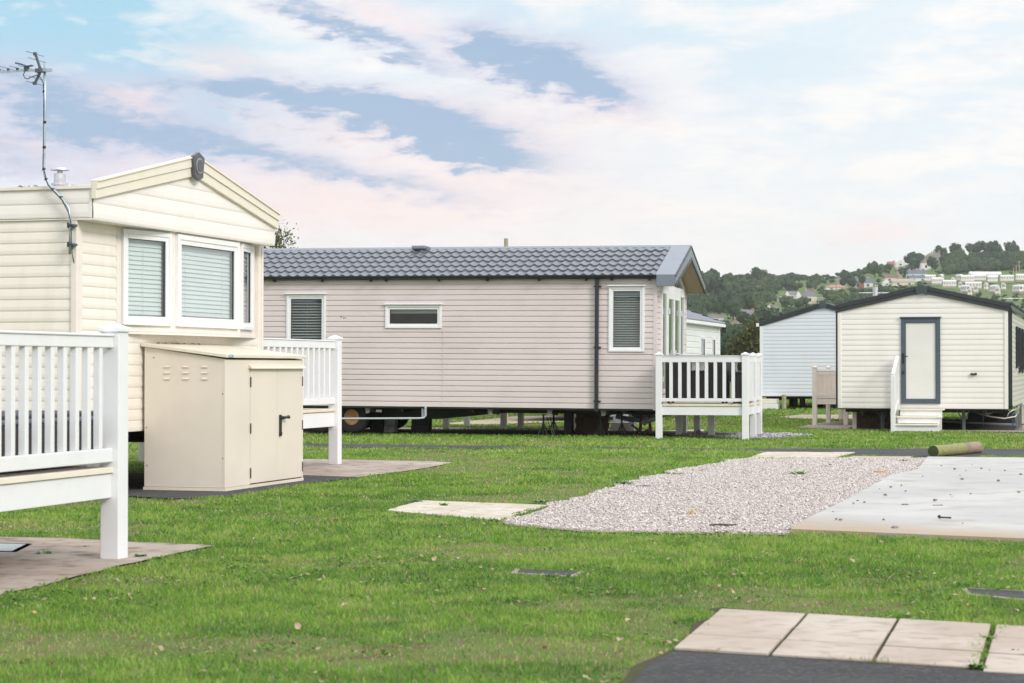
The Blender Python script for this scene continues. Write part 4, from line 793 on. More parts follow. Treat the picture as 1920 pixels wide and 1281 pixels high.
    p = MB(); p.tube([(-4.10, -.02, .50), (-4.10, -.02, .33), (-4.13, -.03, .295), (-4.22, -.03, .285), (-6.2, -.05, .255)], .017, 10); [p.tube([(-4.10, -.02, z), (-4.10, -.02, z + .02)], .024, 10) for z in (.34, .38, .42, .46)]; p.tube([(-4.17, .05, .5), (-4.17, .05, .30)], .022, 10)
    [p.tube([(x, -.035, .2845 + (x + 4.22) * .0152), (x + .03, -.035, .2845 + (x + 4.22) * .0152)], .021, 10) for x in (-4.55, -4.4)]; p.build('waste_pipe', MT['greypipe'], r)
    q = MB(); q.box(-5.03, -4.93, .05, .06, .385, .43); q.build('label_plate', MT['block'], r)
    q = MB(); q.box(xl + .1, -.1, 3.3, 3.32, .5, 2.7); q.box(xl + .1, -.1, .4, 3.3, .5, .51); q.box(-3.2, -3.15, .05, 3.3, .5, 2.7); q.build('interior', MT['interior'], r)
mid_caravan()

def stand(x, y, h, label, kx=.13):
    s = empty('axle_stand', FM(x, y), MTH, label, 'axle stand', 'axle stands under the taupe caravan'); m = MB(); m.tube([(0, 0, .02), (0, 0, h)], .016, 8); m.box(-.035, .035, -.02, .02, h, h + .012); m.tube([(0, 0, h * .55), (0, 0, h * .6)], .024, 8); m.build('column', MT['darksteel'], s)
    for k in range(4): a = math.pi / 4 + k * math.pi / 2; q = MB(); q.tube([(0, 0, h * .62), (kx * math.cos(a), kx * math.sin(a), 0)], .007, 6); q.build('leg', MT['darksteel'], s)
stand(-2.05, .36, .37, 'axle stand holding chains under the middle of the taupe caravan'); stand(-1.03, .36, .40, 'axle stand just below the black downpipe'); stand(-.70, .62, .38, 'short black axle stand right of the downpipe beside the blue bag')
stand(-2.35, 2.6, .37, 'axle stand at the rear of the taupe caravan, seen against the far path'); stand(-1.78, 2.9, .37, 'rear axle stand seen behind the chained one')
c = MB(); [c.tube([(-1.98 + a, .33, .34), (-1.92 + a, .30, .16), (-1.86 + a * .5, .28, .02), (-1.82 + a, .3, .012), (-1.80 + a, .27, .06)], .008, 6) for a in (0, .05)]; ch = c.build('chain', MT['darksteel'], None, loc=tuple(M0), rz=-R(MTH)); tag(ch, 'chain hanging from the underframe beside an axle stand', 'chain')
def posts_behind():
    r = empty('deck_veranda', FM(-4.75, 3.75), MTH, 'low deck behind the taupe caravan, its posts visible underneath', 'deck')
    deck(r, [], [((0, 0), (2.6, 0), .15, False), ((2.6, 0), (2.6, 1.6), .15, False), ((0, 1.6), (2.6, 1.6), .15, False)], fascia=(.40, .5), board=(.505, .54), floor=(0, 2.6, 0, 1.6), short=[(0, 0), (1.12, .15), (1.42, .35), (2.6, 0), (0, 1.6), (2.6, 1.6)])
posts_behind()
q = empty('steps', FM(-1.45, 3.55), MTH, 'white steps seen under the taupe caravan behind the brown pier', 'steps')
for i in range(3): MB().box(-.06, .50 - i * .02, .25 * i, .25 * i + .28, .13 * (i + 1), .13 * (i + 1) + .03).build('tread', MT['white'], q, bevel=.003); MB().box(0, .46, .25 * i + .02, .25 * i + .04, .13 * i + .002, .13 * (i + 1)).build('riser', MT['white'], q)
MB().box(.36, .47, -.04, .07, 0, .52).build('post', MT['white'], q, bevel=.004)
MB().box(-1.4, .1, .85, .9, .34, .52).build('platform', MT['white'], q)
def misc(mb, name, m, label, cat, loc=None, **k): return tag(mb.build(name, m, None, loc=tuple(loc or M0), rz=-R(MTH), **k), label, cat)
m = MB(); m.tube([(-1.15, 2.6, .30), (-.95, 2.5, .26), (-.75, 2.5, .235), (-.55, 2.55, .25), (-.45, 2.8, .3)], .045, 12); misc(m, 'duct_pipe', MT['greypipe'], 'grey plastic duct pipe lying under the taupe caravan beside the white steps', 'pipe', smooth=True)
m = MB(); m.tube([(-.42, 1.3, .235), (-.36, 1.3, .25), (-.05, 1.2, .37)], .045, 12); m.tube([(-.44, 1.3, .19), (-.42, 1.3, .235), (-.40, 1.3, .25)], [.05, .055, .05], 12); misc(m, 'duct_pipe', MT['greypipe'], 'grey pipe with a capped elbow slanting up beside the white deck post', 'pipe', smooth=True)
m = MB(); bmv = [( -.62 + .09 * math.cos(a) * (1 + .25 * math.sin(3 * a)), 1.7, .335 + .035 * math.sin(a) * (1 + .2 * math.cos(5 * a))) for a in [2 * math.pi * k / 18 for k in range(18)]]; m.prism(bmv, (0, .18, 0)); misc(m, 'plastic_bag', MT['blue_bag'], 'crumpled blue plastic bag tucked under the taupe caravan', 'bag', bevel=.02)
q = empty('trestle', FM(-.55, 1.45), MTH, 'small red trestle standing under the end of the taupe caravan', 'trestle')
for dx, tx in ((0, .03), (.20, .16)):
    for yy in (0, .25): MB().bar((dx, yy, 0), (tx + .02, .12, .36), .028, .028).build('leg', MT['red_paint'], q, bevel=.003)
MB().box(-.0, .22, .08, .16, .36, .385).build('top', MT['red_paint'], q, bevel=.003)
q = empty('jack', FM(-.55, .75), MTH, 'black scissor jack lying on the ground near the white deck post', 'jack')
MB().bar((0, 0, .20), (.22, .05, .03), .05, .04).build('arm', MT['black'], q, bevel=.004); MB().bar((.03, 0, .03), (.16, .02, .15), .04, .03).build('arm', MT['black'], q, bevel=.004); MB().bar((.20, .0, .04), (.30, .05, .10), .08, .06).build('foot', MT['black'], q, bevel=.006); MB().box(.05, .20, -.03, .06, 0, .03).build('base', MT['black'], q, bevel=.004)

r = empty('deck_veranda', M0, MTH, 'white railed deck at the glazed end of the taupe caravan', 'deck')
deck(r, [(.16, -.60), (1.615, -.60), (1.615, .52), (1.615, 1.42), (.16, 2.2)], [((.16, -.60), (1.615, -.60), .143, True), ((1.615, -.60), (1.615, .52), .10, True), ((1.615, .52), (1.615, 1.42), .10, True)],
     size=.108, top=1.46, rz=(1.295, 1.39), lz=(.635, .69), fascia=(.405, .552), board=(.556, .60), bw=.054, floor=(.05, 1.66, -.6, 2.2), short=[(.23, 1.17), (.86, .76), (.45, 1.9)])
b = MB(); [b.box(x - .01, x + .01, -.66, -.64, .600, .618) for x in (.22, .37, 1.40, 1.55)]; b.build('bolt', MT['black'], r)
rattan('garden_sofa', FM(.24, -.42), MTH, 1.02, .55, .80, .60, 'tall dark woven sofa seen through the railing of the middle deck', 'sofa', top=False)
rattan('garden_chair', FM(1.34, -.30), MTH, .19, .5, .55, .60, 'grey woven chair at the corner post of the middle deck', 'chair', top=False)
def towel(x0, x1, drop, label, sd):
    rr = random.Random(sd); m = MB(); n = 14; y = -.66 + .125; vs = []; rows = 7
    for j in range(rows + 1):
        for i in range(n + 1):
            t = i / n; z = 1.395 - drop * j / rows + .01 * math.sin(i * 2.1 + sd) * (j / rows); vs.append((x0 + (x1 - x0) * t + .012 * math.sin(j * .9) * (t - .5) * 2, y + .012 * math.sin(t * 17 + sd) * (j / rows) ** .6, z))
    m.add(vs, [(j * (n + 1) + i, j * (n + 1) + i + 1, (j + 1) * (n + 1) + i + 1, (j + 1) * (n + 1) + i) for j in range(rows) for i in range(n)])
    o = m.build('towel', MT['cloth'], None, loc=tuple(M0), rz=-R(MTH), smooth=True); s = o.modifiers.new('s', 'SOLIDIFY'); s.thickness = .006; tag(o, label, 'towel', 'towels over the deck rail')
towel(.69, .93, .24, 'white towel hanging over the middle of the deck rail', 1); towel(1.39, 1.48, .25, 'narrow white towel hanging over the rail near the corner post', 4)
m = MB(); vs = []; n = 12
for j in range(7):
    a = math.pi * j / 6 - math.pi / 2
    for k in range(n): b_ = 2 * math.pi * k / n; vs.append((.055 * math.cos(a) * math.cos(b_), .055 * math.cos(a) * math.sin(b_), .055 + .055 * math.sin(a)))
m.add(vs, [(j * n + k, j * n + (k + 1) % n, (j + 1) * n + (k + 1) % n, (j + 1) * n + k) for j in range(6) for k in range(n)]); m.tube([(-.0, -.05, .05), (0, -.07, .05)], .03, 10)
tag(m.build('pipe_end', MT['block'], None, loc=tuple(G(1310, 818)), smooth=True), 'round grey pipe stub on the gravel beneath the middle deck', 'pipe')
m = MB(); m.tube([(0, 0, 0), (0, 0, 4.0)], .045, 10); tag(m.build('wooden_pole', MT['wood_old'], None, loc=tuple(FM(-4.57, 8.0))), 'weathered wooden pole rising behind the ridge of the taupe caravan', 'pole')
# ------------------------------------------------------------------ caravans on the right
def gable_van(name, loc, th, label, w, zb, ze, za, body, trim, length, pitch=.1, corner=None, holes=(), cap=None, left_white=False, roofm=None):
    """gable end towards the viewer, long body running back"""
    r = empty(name, loc, th, label, 'caravan'); h = w / 2
    def span(z):
        if z <= ze: return (-w, 0)
        k = (z - ze) / (za - ze); return (-w + h * k, -h * k)
    s = MB(); siding(s, FY(), zb, za, pitch, PROF_SOFT, span, holes, zbreaks=(ze,)); s.build('end_wall', body, r)
    for u in ((-w - .012, -w + .055), (-.055, .012)): MB().box(u[0], u[1], -.022, .04, zb, ze - .01).build('corner_trim', body, r, bevel=.004)
    for y0 in (-w - .05, .05):
        b = MB(); b.prism([(y0, -.05, ze - .005), (-h, -.05, za - .0), (-h, -.05, za + .135), (y0, -.05, ze + .125)], (0, .03, 0)); b.prism([(y0, -.065, ze + .06), (-h, -.065, za + .07), (-h, -.065, za + .142), (y0, -.065, ze + .132)], (0, .02, 0)); b.build('barge_board', trim, r, bevel=.003)
    k = MB(); k.prism([(-h - .12, -.085, za + .10), (-h, -.085, za + .152), (-h + .12, -.085, za + .10), (-h + .10, -.085, za - .045), (-h, -.085, za + .0), (-h - .10, -.085, za - .045)], (0, .03, 0)); k.build('ridge_cap', cap or MT['slate_dk'], r, bevel=.006)
    for y0 in (-w - .07, .07):
        f = MB(); sg = -1 if y0 < -h else 1; f.quad((y0, -.06, ze + .13), (-h, -.06, za + .145), (-h, length, za + .145), (y0, length, ze + .13)); f.build('roof', roofm or trim, r)
        e = MB(); e.box(min(y0, y0 - .05 * sg), max(y0, y0 - .05 * sg), -.04, length, ze + .04, ze + .115); e.build('gutter', trim, r)
    q = MB(); q.box(-w, 0, .02, length, zb - .02, zb); q.box(-w, 0, length - .02, length, zb, ze + .1); q.box(-w + .4, -w + .46, .15, length, zb - .13, zb - .02); q.box(-.46, -.4, .15, length, zb - .13, zb - .02)
    for i in range(int(length)): q.box(-w + .1, -.1, i + .3, i + .35, zb - .08, zb - .02)
    q.build('chassis', MT['darksteel'], r)
    return r
MT['slate_dk'] = mat('dark_slate_cap', (.045, .065, .085), .35, .1)
MT['trim_dk'] = mat('dark_grey_trim', (.035, .040, .048), .38, .15, 4)
w = 3.17; hl = [(-1.975, -1.24, .52, 2.15)]
r = gable_van('static_caravan', R0, 16.7, 'ivory static caravan whose end wall has a grey framed door and steps', w, .425, 2.275, 2.635, MT['ivory'], MT['trim_dk'], 9.5, holes=hl)
f = MB(); ring(f, FY(), *hl[0], .088, -.03, .035); wbox(f, FY(), hl[0][0] - .02, hl[0][1] + .02, .0, .06, 2.15, 2.175); fo = f.build('door_frame', MT['door_frame'], r, bevel=.004)
d = MB(); d.box(-1.885, -1.33, -.012, .02, .61, 2.06); do = d.build('door', MT['door_panel'], r, bevel=.004)
h = MB(); h.box(-1.945, -1.915, -.06, -.036, 1.28, 1.48); h.tube([(-1.93, -.055, 1.42), (-1.93, -.085, 1.42), (-1.84, -.085, 1.42)], .009, 8); h.build('handle', MT['black'], do, bevel=.002); MB().box(-1.945, -1.915, -.05, -.036, 1.08, 1.14).build('lock', MT['black'], do, bevel=.002)
h = MB(); h.box(-.68, -.58, -.05, -.012, 1.07, 1.10); h.tube([(-.60, -.05, 1.085), (-.56, -.05, 1.085)], .022, 10); h.build('locker_catch', MT['black'], r, bevel=.003)
t = MB(); t.box(-w - .045, -w - .012, -.03, .05, .42, 2.30); t.build('corner_post', MT['anthracite'], r); t = MB(); t.box(.012, .085, .02, .085, .42, 2.33); t.build('downpipe', MT['anthracite'], r, bevel=.005)
t = MB(); t.box(-.03, .03, -.015, .02, 1.08, 1.09); t.box(-.03, .1, -.015, .1, .47, .49); t.build('pipe_clip', MT['black'], r)
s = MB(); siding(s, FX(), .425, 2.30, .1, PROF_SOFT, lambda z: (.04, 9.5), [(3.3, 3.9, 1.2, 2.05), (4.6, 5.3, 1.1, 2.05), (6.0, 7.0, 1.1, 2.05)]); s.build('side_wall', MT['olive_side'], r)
s = MB(); siding(s, lambda u, o, z: (-w - o, u, z), .425, 2.30, .1, PROF_SOFT, lambda z: (.04, 9.5)); s.build('side_wall', MT['ivory'], r)
for h_ in ((3.3, 3.9, 1.2, 2.05), (4.6, 5.3, 1.1, 2.05), (6.0, 7.0, 1.1, 2.05)): window(r, FX(), *h_, MT['anthracite'], MT['glass_dk'], w=.07, out=.05)
for k in range(46): MB().tube([(.075, .15 + k * .2, 2.415), (-.1, .15 + k * .2, 2.44)], .03, 6).build('tile_end', MT['trim_dk'], r) if k < 40 else None
fl = MB(); fl.tube([(-2.685, 2, 2.45), (-2.685, 2, 2.84)], .052, 14); fl.tube([(-2.685, 2, 2.86), (-2.685, 2, 2.875)], .056, 14); [fl.tube([(-2.685 + a, 2 + b, 2.83), (-2.685 + a, 2 + b, 2.87)], .005, 5) for a, b in ((.045, 0), (-.045, 0), (0, .045), (0, -.045))]; fl.build('flue', MT['flue'], r)
for x, y in ((-2.38, .45), (-.83, .30)):
    l = MB(); l.tube([(x, y, 0), (x, y, .40)], .037, 10); l.box(x - .05, x + .05, y - .05, y + .05, 0, .015); l.bar((x - .02, y, .2), (x - .13, y, .40), .015, .02); l.bar((x + .02, y, .2), (x + .11, y, .40), .015, .02); l.build('support_leg', MT['legsteel'], r)
q = MB(); [q.box(-3.05 + (i % 2) * .02, -2.35, 1.2, 1.6, i * .1, i * .1 + .095) for i in range(4)]; q.build('support_pier', MT['brick_dark'], r)
for x, y in ((-.95, 3.2), (-.6, 5.0), (-.95, 6.6), (-.35, 4.0)): MB().box(x, x + .3, y, y + .4, 0, .3).build('support_pier', MT['darksteel'], r)
MB().box(-2.98, -2.90, .62, .70, 0, .40).build('support_leg', MT['beige_pvc'], r, bevel=.004)
# steps to the door
r = empty('entrance_steps', FR(-2.04, -.95), 16.7, 'cream and white steps with one handrail below the grey framed door', 'steps')
for i, (z, y, x0, x1) in enumerate(((.15, 0, .0, .83), (.29, .28, .02, .87), (.425, .56, .04, .89))):
    MB().box(x0 + .04, x1 - .03, y + .03, y + .055, z - .13, z - .025).build('riser', MT['white'], r, bevel=.002); MB().box(x0 + .0, x1 + .0, y, y + .33, z - .025, z).build('tread', MT['beige_board2'], r, bevel=.004)
MB().prism([(.80, .03, 0), (.80, .9, 0), (.80, .9, .40), (.80, .59, .40), (.80, .58, .27), (.80, .31, .27), (.80, .30, .125), (.80, .03, .125)], (.03, 0, 0)).build('side_panel', MT['white'], r)
MB().box(-.035, .045, -.02, .06, 0, 1.06).build('post', MT['white'], r, bevel=.005); MB().box(-.03, .04, .80, .87, .0, 1.42).build('post', MT['white'], r, bevel=.005)
MB().bar((.005, .0, 1.07), (.005, .86, 1.41), .06, .05).build('handrail', MT['white'], r, bevel=.005); MB().bar((.005, .06, .30), (.005, .84, .58), .04, .06).build('lower_rail', MT['white'], r)
for k in range(4): y = .16 + k * .17; MB().box(-.012, .022, y - .017, y + .017, .32 + y * .33, 1.08 + y * .38).build('baluster', MT['white'], r)
# beige deck beside it
r = empty('deck_veranda', FR(-4.05, 3.0), 16.7, 'beige railed deck between the pale blue and ivory caravans', 'deck')
deck(r, [(0, 0), (0, 2.1), (0, 4.2)], [((0, 0), (.80, 0), .165, True), ((0, 0), (0, 2.1), .12, True), ((0, 2.1), (0, 4.2), .12, True)], size=.095, top=1.245, rz=(1.055, 1.13), lz=(.615, .68), fascia=(.44, .565), board=(.57, .60), bw=.045, m=MT['beige_pvc'], mboard=MT['beige_pvc'], floor=(-.04, .8, 0, 4.2), short=[(.62, .2), (.62, 2.2)])
# meter box
r = empty('meter_box', FR(.36, .35), 16.7, 'grey utility box on a post at the corner of the ivory caravan', 'utility box')
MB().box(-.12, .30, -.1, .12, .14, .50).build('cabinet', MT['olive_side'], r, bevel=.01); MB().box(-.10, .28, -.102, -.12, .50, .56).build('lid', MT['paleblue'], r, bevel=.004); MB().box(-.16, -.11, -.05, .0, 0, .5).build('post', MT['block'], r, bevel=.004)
m = MB(); m.tube([(.0, .0, .03), (.0, .0, .30), (.02, .05, .42), (.04, .2, .47)], .028, 10); m.tube([(-.0, 0, .12), (-.4, .3, .12), (-1.6, 1.2, .15)], .022, 8); tag(m.build('waste_pipe', MT['greypipe'], None, loc=tuple(FR(.16, .45)), rz=-R(16.7), smooth=True), 'grey waste pipe dropping to the ground beside the utility box', 'pipe')
m = MB(); m.tube([(0, 0, 0), (.01, 0, .15), (-.01, 0, .3), (.03, .1, .36)], .010, 8); tag(m.build('water_hose', MT['hose'], None, loc=tuple(FR(.07, .40)), rz=-R(16.7), smooth=True), 'blue water hose rising under the corner of the ivory caravan', 'hose')
m = MB(); m.tube([(.34, .2, .40), (.25, .1, .28), (.05, .1, .24), (-.2, .2, .27), (-.5, .5, .33)], .012, 8); m.tube([(.30, .2, .42), (.2, .1, .40), (.12, .1, .34), (.1, .15, .28)], .010, 8); tag(m.build('cable', MT['beige_pvc'], None, loc=tuple(FR(-.12, .2)), rz=-R(16.7), smooth=True), 'pale cable looping from the utility box to the ivory caravan', 'cable')

# pale blue caravan behind
B2 = G(1427, 690.001) ; dB = 58; B2 = Vector(((1427 - 960) / FPX * dB, dB, 0)); cB, sB = math.cos(R(16.7)), math.sin(R(16.7)); wB = 3.62
B2r = Vector((B2.x + wB * cB, B2.y - wB * sB, 0))
r = gable_van('static_caravan', B2r, 16.7, 'pale blue static caravan partly hidden behind the ivory one', wB, .38, 2.41, 2.95, MT['paleblue'], MT['trim_dk'], 9, pitch=.108)
s = MB(); siding(s, lambda u, o, z: (-wB - o, u, z), .38, 2.4, .108, PROF_SOFT, lambda z: (.04, 9)); s.build('side_wall', MT['paleblue'], r); s = MB(); siding(s, lambda u, o, z: (o, u, z), .38, 2.4, .108, PROF_SOFT, lambda z: (.04, 9)); s.build('side_wall', MT['paleblue'], r)
MB().box(-wB - .03, -wB + .03, -.04, .03, .38, 2.41).build('corner_post', MT['white'], r); MB().box(-wB - .13, -wB - .05, -.1, .0, 2.40, 2.50).build('gutter_end', MT['white'], r, bevel=.01)
for x, y in ((.25, .5), (.6, 1.4), (1.0, .8), (1.35, 2.2), (.45, 3.0), (2.0, .6)): MB().box(-wB + x, -wB + x + .14, y, y + .2, 0, .34).build('support_pier', MT['darksteel'], r)
m = MB(); m.tube([(0, 0, 0), (.01, 0, .2), (-.005, 0, .43)], [.068, .06, .066], 12); tag(m.build('timber_bollard', MT['wood_old'], None, loc=tuple(G(1470, 768)), smooth=False), 'mossy round timber bollard in front of the pale blue caravan', 'bollard')
q = empty('steps', G(1440, 768), 16.7, 'low cream step block at the left foot of the pale blue caravan', 'steps'); MB().box(-.3, .28, 0, .35, 0, .16).build('lower_block', MT['white'], q, bevel=.01); MB().box(-.3, .24, .05, .5, .17, .30).build('tread', MT['beige_board2'], q, bevel=.01)

# white caravan with a tiled roof, long side towards the right
D0 = Vector(((1348 - 960) / FPX * 53, 53, 0))
r = empty('static_caravan', D0, 15, 'white static caravan with a grey tiled roof half hidden by the taupe one', 'caravan')
s = MB(); hl = [(-7.0, -6.45, .9, 1.85), (-3.05, -2.25, 1.35, 2.0), (-1.25, -.62, 1.35, 2.0)]
FD = lambda u, o, z: (o, u, z)
siding(s, FD, .40, 2.28, .145, PROF_LAP, lambda z: (-9.5, 0), hl); s.build('side_wall', MT['palegreen'], r)
for h_ in hl: window(r, FD, *h_, MT['white'], MT['glass_dk'], w=.07, out=.03, blind=(0, .06), slat=.05, ang=60)
t = MB(); t.box(-.05, .03, -.12, .04, .40, 2.30); t.build('corner_trim', MT['white'], r, bevel=.005)
t = MB(); t.box(-.02, .16, -9.7, .16, 2.28, 2.36); t.build('gutter', MT['white'], r, bevel=.01)
t = MB(); tiles(t, -.16, 9.7, (-.14, 2.36), (1.7, 2.98), 6, .18, .03); t.v = [(-(y), -(x), z) for x, y, z in t.v]; t.build('roof_tiles', MT['tile2'], r)
t = MB(); t.prism([(.14, .16, 2.35), (-1.7, .16, 2.97), (-1.7, .16, 3.03), (.17, .16, 2.41)], (0, .03, 0)); t.prism([(-3.5, .16, 2.35), (-1.7, .16, 2.97), (-1.7, .16, 3.03), (-3.55, .16, 2.41)], (0, .03, 0)); t.box(.05, .17, .17, .20, 2.12, 2.4); t.build('barge_board', MT['trim_dk'], r)
t = MB(); t.quad((-1.7, .16, 2.98), (-1.7, -9.7, 2.98), (-3.55, -9.7, 2.36), (-3.55, .16, 2.36)); t.box(-3.4, -3.38, -9.5, 0, .4, 2.3); t.prism([(0, 0, .4), (-3.4, 0, .4), (-3.4, 0, 2.3), (-1.7, 0, 2.95), (0, 0, 2.3)], (0, -.02, 0)); t.build('rear_roof_and_wall', MT['palegreen'], r)
t = MB(); t.box(-3.3, -.1, -9.4, -.1, .3, .4); t.build('chassis', MT['darksteel'], r)

# ------------------------------------------------------------------ small things on the pad and lawn
def lump(s, sd, flat=.6, n=10):
    rr = random.Random(sd); m = MB(); vs = [(0, 0, s * flat)]; rings = 4
    for j in range(1, rings):
        a = math.pi * j / rings
        for k in range(n): b = 2 * math.pi * k / n; q = s * (.75 + .5 * rr.random()); vs.append((q * math.sin(a) * math.cos(b), q * math.sin(a) * math.sin(b), q * flat * math.cos(a)))
    vs.append((0, 0, -s * flat)); fs = [(0, 1 + (k + 1) % n, 1 + k) for k in range(n)]
    for j in range(rings - 2):
        for k in range(n): a = 1 + j * n; fs.append((a + k, a + (k + 1) % n, a + n + (k + 1) % n, a + n + k))
    L_ = len(vs) - 1; a = 1 + (rings - 2) * n; fs += [(L_, a + k, a + (k + 1) % n) for k in range(n)]
    m.add(vs, fs); return m
MT['chip'] = mat('grey_stone_chip', (.20, .19, .18), .85, .3, 20); MT['leaf'] = mat('dry_leaf', (.46, .30, .16), .75, .35, 8); MT['leaf_pale'] = mat('pale_leaf', (.42, .33, .22), .75, .3, 8); MT['woodbrick'] = mat('sawn_wood', (.48, .33, .20), .8, .2, 20)
protos = [lump(.024, 5 + k).build('stone_chip', MT['chip']) for k in range(3)]
spots = [(1557, 873), (1822, 873), (1790, 881), (1811, 884), (1855, 883), (1884, 884), (1914, 891), (1765, 875), (1800, 893), (1690, 912), (1698, 923), (1608, 941), (1621, 944), (1782, 930), (1785, 933), (1753, 940), (1820, 928), (1657, 977), (1562, 962), (1576, 977), (1660, 930), (1649, 919), (1872, 903), (1804, 900), (1910, 925), (1730, 895), (1670, 915), (1840, 880), (1805, 984), (1600, 946), (1568, 976)]
for i, p in enumerate(spots):
    o = protos[i] if i < 3 else protos[i % 3].copy()
    if i >= 3: COL.objects.link(o)
    g = G(*p, .035); o.location = (g.x, g.y, .047); k = random.Random(i).uniform(.3, .85) ** 1.2; o.scale = (k, k, k * .9); o.rotation_euler = (0, 0, i * 1.3)
    tag(o, 'small dark stone chip lying loose on the pale concrete base', 'stone', 'stone chips on the concrete base')
m = MB(); m.tube([(0, 0, .02), (.17, -.03, .015)], [.012, .014], 8); m.tube([(-.02, -.02, .03), (.01, .05, .035)], .02, 8); m.tube([(.0, 0, .0), (-.01, 0, .055)], .014, 8); m.v = [(a * .5, b * .5, c * .5) for a, b, c in m.v]; g = G(1762, 975, .035); tag(m.build('metal_peg', MT['darksteel'], None, loc=(g.x, g.y, .045)), 'dark metal anchor peg lying on the concrete base', 'peg')
def small(mb, name, m, px, label, cat, z=.035, rz=0, bevel=0, group=None, k=.45): mb.v = [(a * k, b * k, c * (k + .2)) for a, b, c in mb.v]; g = G(*px, z); return tag(mb.build(name, m, None, loc=(g.x, g.y, z), rz=rz, bevel=bevel), label, cat, group)
b = MB(); b.box(-.06, .06, -.02, .02, 0, .012); [b.box(-.06 + k * .03, -.048 + k * .03, -.024, .024, .012, .017) for k in range(4)]; small(b, 'metal_grate', MT['chip'], (1697, 947), 'small square metal grate lying on the concrete base', 'grate')
b = MB(); b.box(-.09, .09, -.012, .012, 0, .01); b.box(.05, .09, -.03, .03, 0, .012); small(b, 'metal_strip', MT['chip'], (1758, 948), 'thin flat metal strip on the middle of the concrete base', 'strip')
small(lump(.045, 77, .35), 'mortar_piece', MT['chip'], (1678, 989), 'flat grey piece of mortar near the stained edge of the base', 'mortar piece', .04, k=.6)
b = MB(); b.box(-.11, .11, -.03, .04, 0, .04); b.box(-.1, -.02, .04, .055, .005, .03); small(b, 'wood_offcut', MT['woodbrick'], (1651, 888), 'pale sawn wood offcut lying at the edge of the gravel', 'wood', .02, .2, .004, k=.62)
b = MB(); b.tube([(-.22, 0, .02), (-.05, .01, .026), (.10, 0, .022), (.23, .02, .024)], [.010, .013, .012, .008], 8); small(b, 'stick', MT['bark'], (1355, 988), 'dark stick lying on the near edge of the gravel', 'stick', .02, .03)
b = MB(); b.tube([(-.18, 0, .01), (.02, .01, .016), (.17, 0, .012)], [.008, .010, .006], 8); small(b, 'stick', MT['bark'], (1208, 913), 'short twig on the gravel beside the left weeds', 'stick', .02, .1)
small(lump(.05, 31, .3), 'leaf_litter', MT['leaf'], (1300, 961), 'curled brown leaf in the middle of the gravel', 'leaf', .03, k=.9)
# log
def log():
    a = G(1750, 858); b = G(1834, 850); r = empty('log', (a + b) / 2, 0, 'short mossy timber log lying in the grass at the far edge of the pad', 'log'); c = (a + b) / 2; n = 22; ax = (b - a); vs = []; K = 14; d = ax.normalized(); p = Vector((-d.y, d.x, 0)); rad = .082
    for i in range(K + 1):
        for k in range(n):
            an = 2 * math.pi * k / n; q = a - c + ax * i / K; rr = rad * (1 + .08 * noise.noise(Vector((i * .5, math.cos(an) * 1.5, math.sin(an) * 1.5)))) * (.93 + .1 * i / K); w_ = q + p * rr * math.cos(an) + Vector((0, 0, rad + rr * math.sin(an))); vs.append(w_)
    m = MB(); m.add(vs, [(i * n + k, i * n + (k + 1) % n, (i + 1) * n + (k + 1) % n, (i + 1) * n + k) for i in range(K) for k in range(n)]); ring_f = lambda k: [(i * n + q, i * n + (q + 1) % n, (i + 1) * n + (q + 1) % n, (i + 1) * n + q) for i in range(k) for q in range(n)]; MB().add(vs[:10 * n], ring_f(9)).build('bark', MT['logbark'], r, smooth=True); m2 = MB().add(vs[9 * n:], ring_f(K - 9)); m2.build('bare_wood', MT['logbare'], r, smooth=True)
    e = MB(); e.add(vs[:n], [tuple(range(n))]); e.build('cut_end', MT['logend'], r); e = MB(); e.add(vs[-n:], [tuple(range(n))]); e.build('cut_end', MT['logend2'], r)
MT['logbare'] = mat('log_bare', (.27, .20, .155), .9, .3, 7, bump=.6, bscale=25, dirt=(.20, .17, .09), dscale=5, damt=.9); MT['logbark'] = mat('log_bark', (.24, .24, .10), .9, .3, 9, bump=.7, bscale=30, dirt=(.34, .27, .20), dscale=6, damt=.8, stretch=(.6, 3, 3)); MT['logend'] = mat('log_end', (.045, .06, .022), .9, .3, 12); MT['logend2'] = mat('log_end_pale', (.34, .22, .16), .9, .2, 12)
log()
# fallen leaves
def leafmesh(sd):
    rr = random.Random(sd); m = MB(); L_ = .05; n = 6; c = []
    for i in range(n + 1):
        t = i / n; w_ = .020 * math.sin(math.pi * min(1, t * .95 + .05)); z = .012 + .014 * math.sin(t * 3 + sd); c += [(L_ * (t - .5), -w_, z + .008 * rr.random()), (L_ * (t - .5), 0, z), (L_ * (t - .5), w_, z + .012)]
    m.add(c, [(3 * i + j, 3 * i + 3 + j, 3 * i + 4 + j, 3 * i + 1 + j) for i in range(n) for j in (0, 1)]); return m
lf = [leafmesh(k).build('fallen_leaf', MT['leaf'] if k % 2 else MT['leaf_pale']) for k in range(4)]
LS = [(1305, 1122), (1349, 1109), (1670, 1092), (1698, 1122), (1790, 1131), (1817, 1144), (1830, 1166), (1857, 1160), (1904, 1159), (975, 1050), (645, 1144), (98, 1255), (1046, 1255), (1168, 1234), (814, 1058), (738, 1223), (289, 1240), (250, 1210), (560, 1187), (905, 1113), (1180, 1179), (66, 1161), (1350, 980), (1120, 965), (1255, 955), (1480, 935), (1505, 905), (1395, 893), (1160, 1215), (1640, 1100), (1375, 1120), (1246, 1215), (1238, 1240), (1020, 1230), (1600, 1060), (1240, 1040), (700, 1100)]
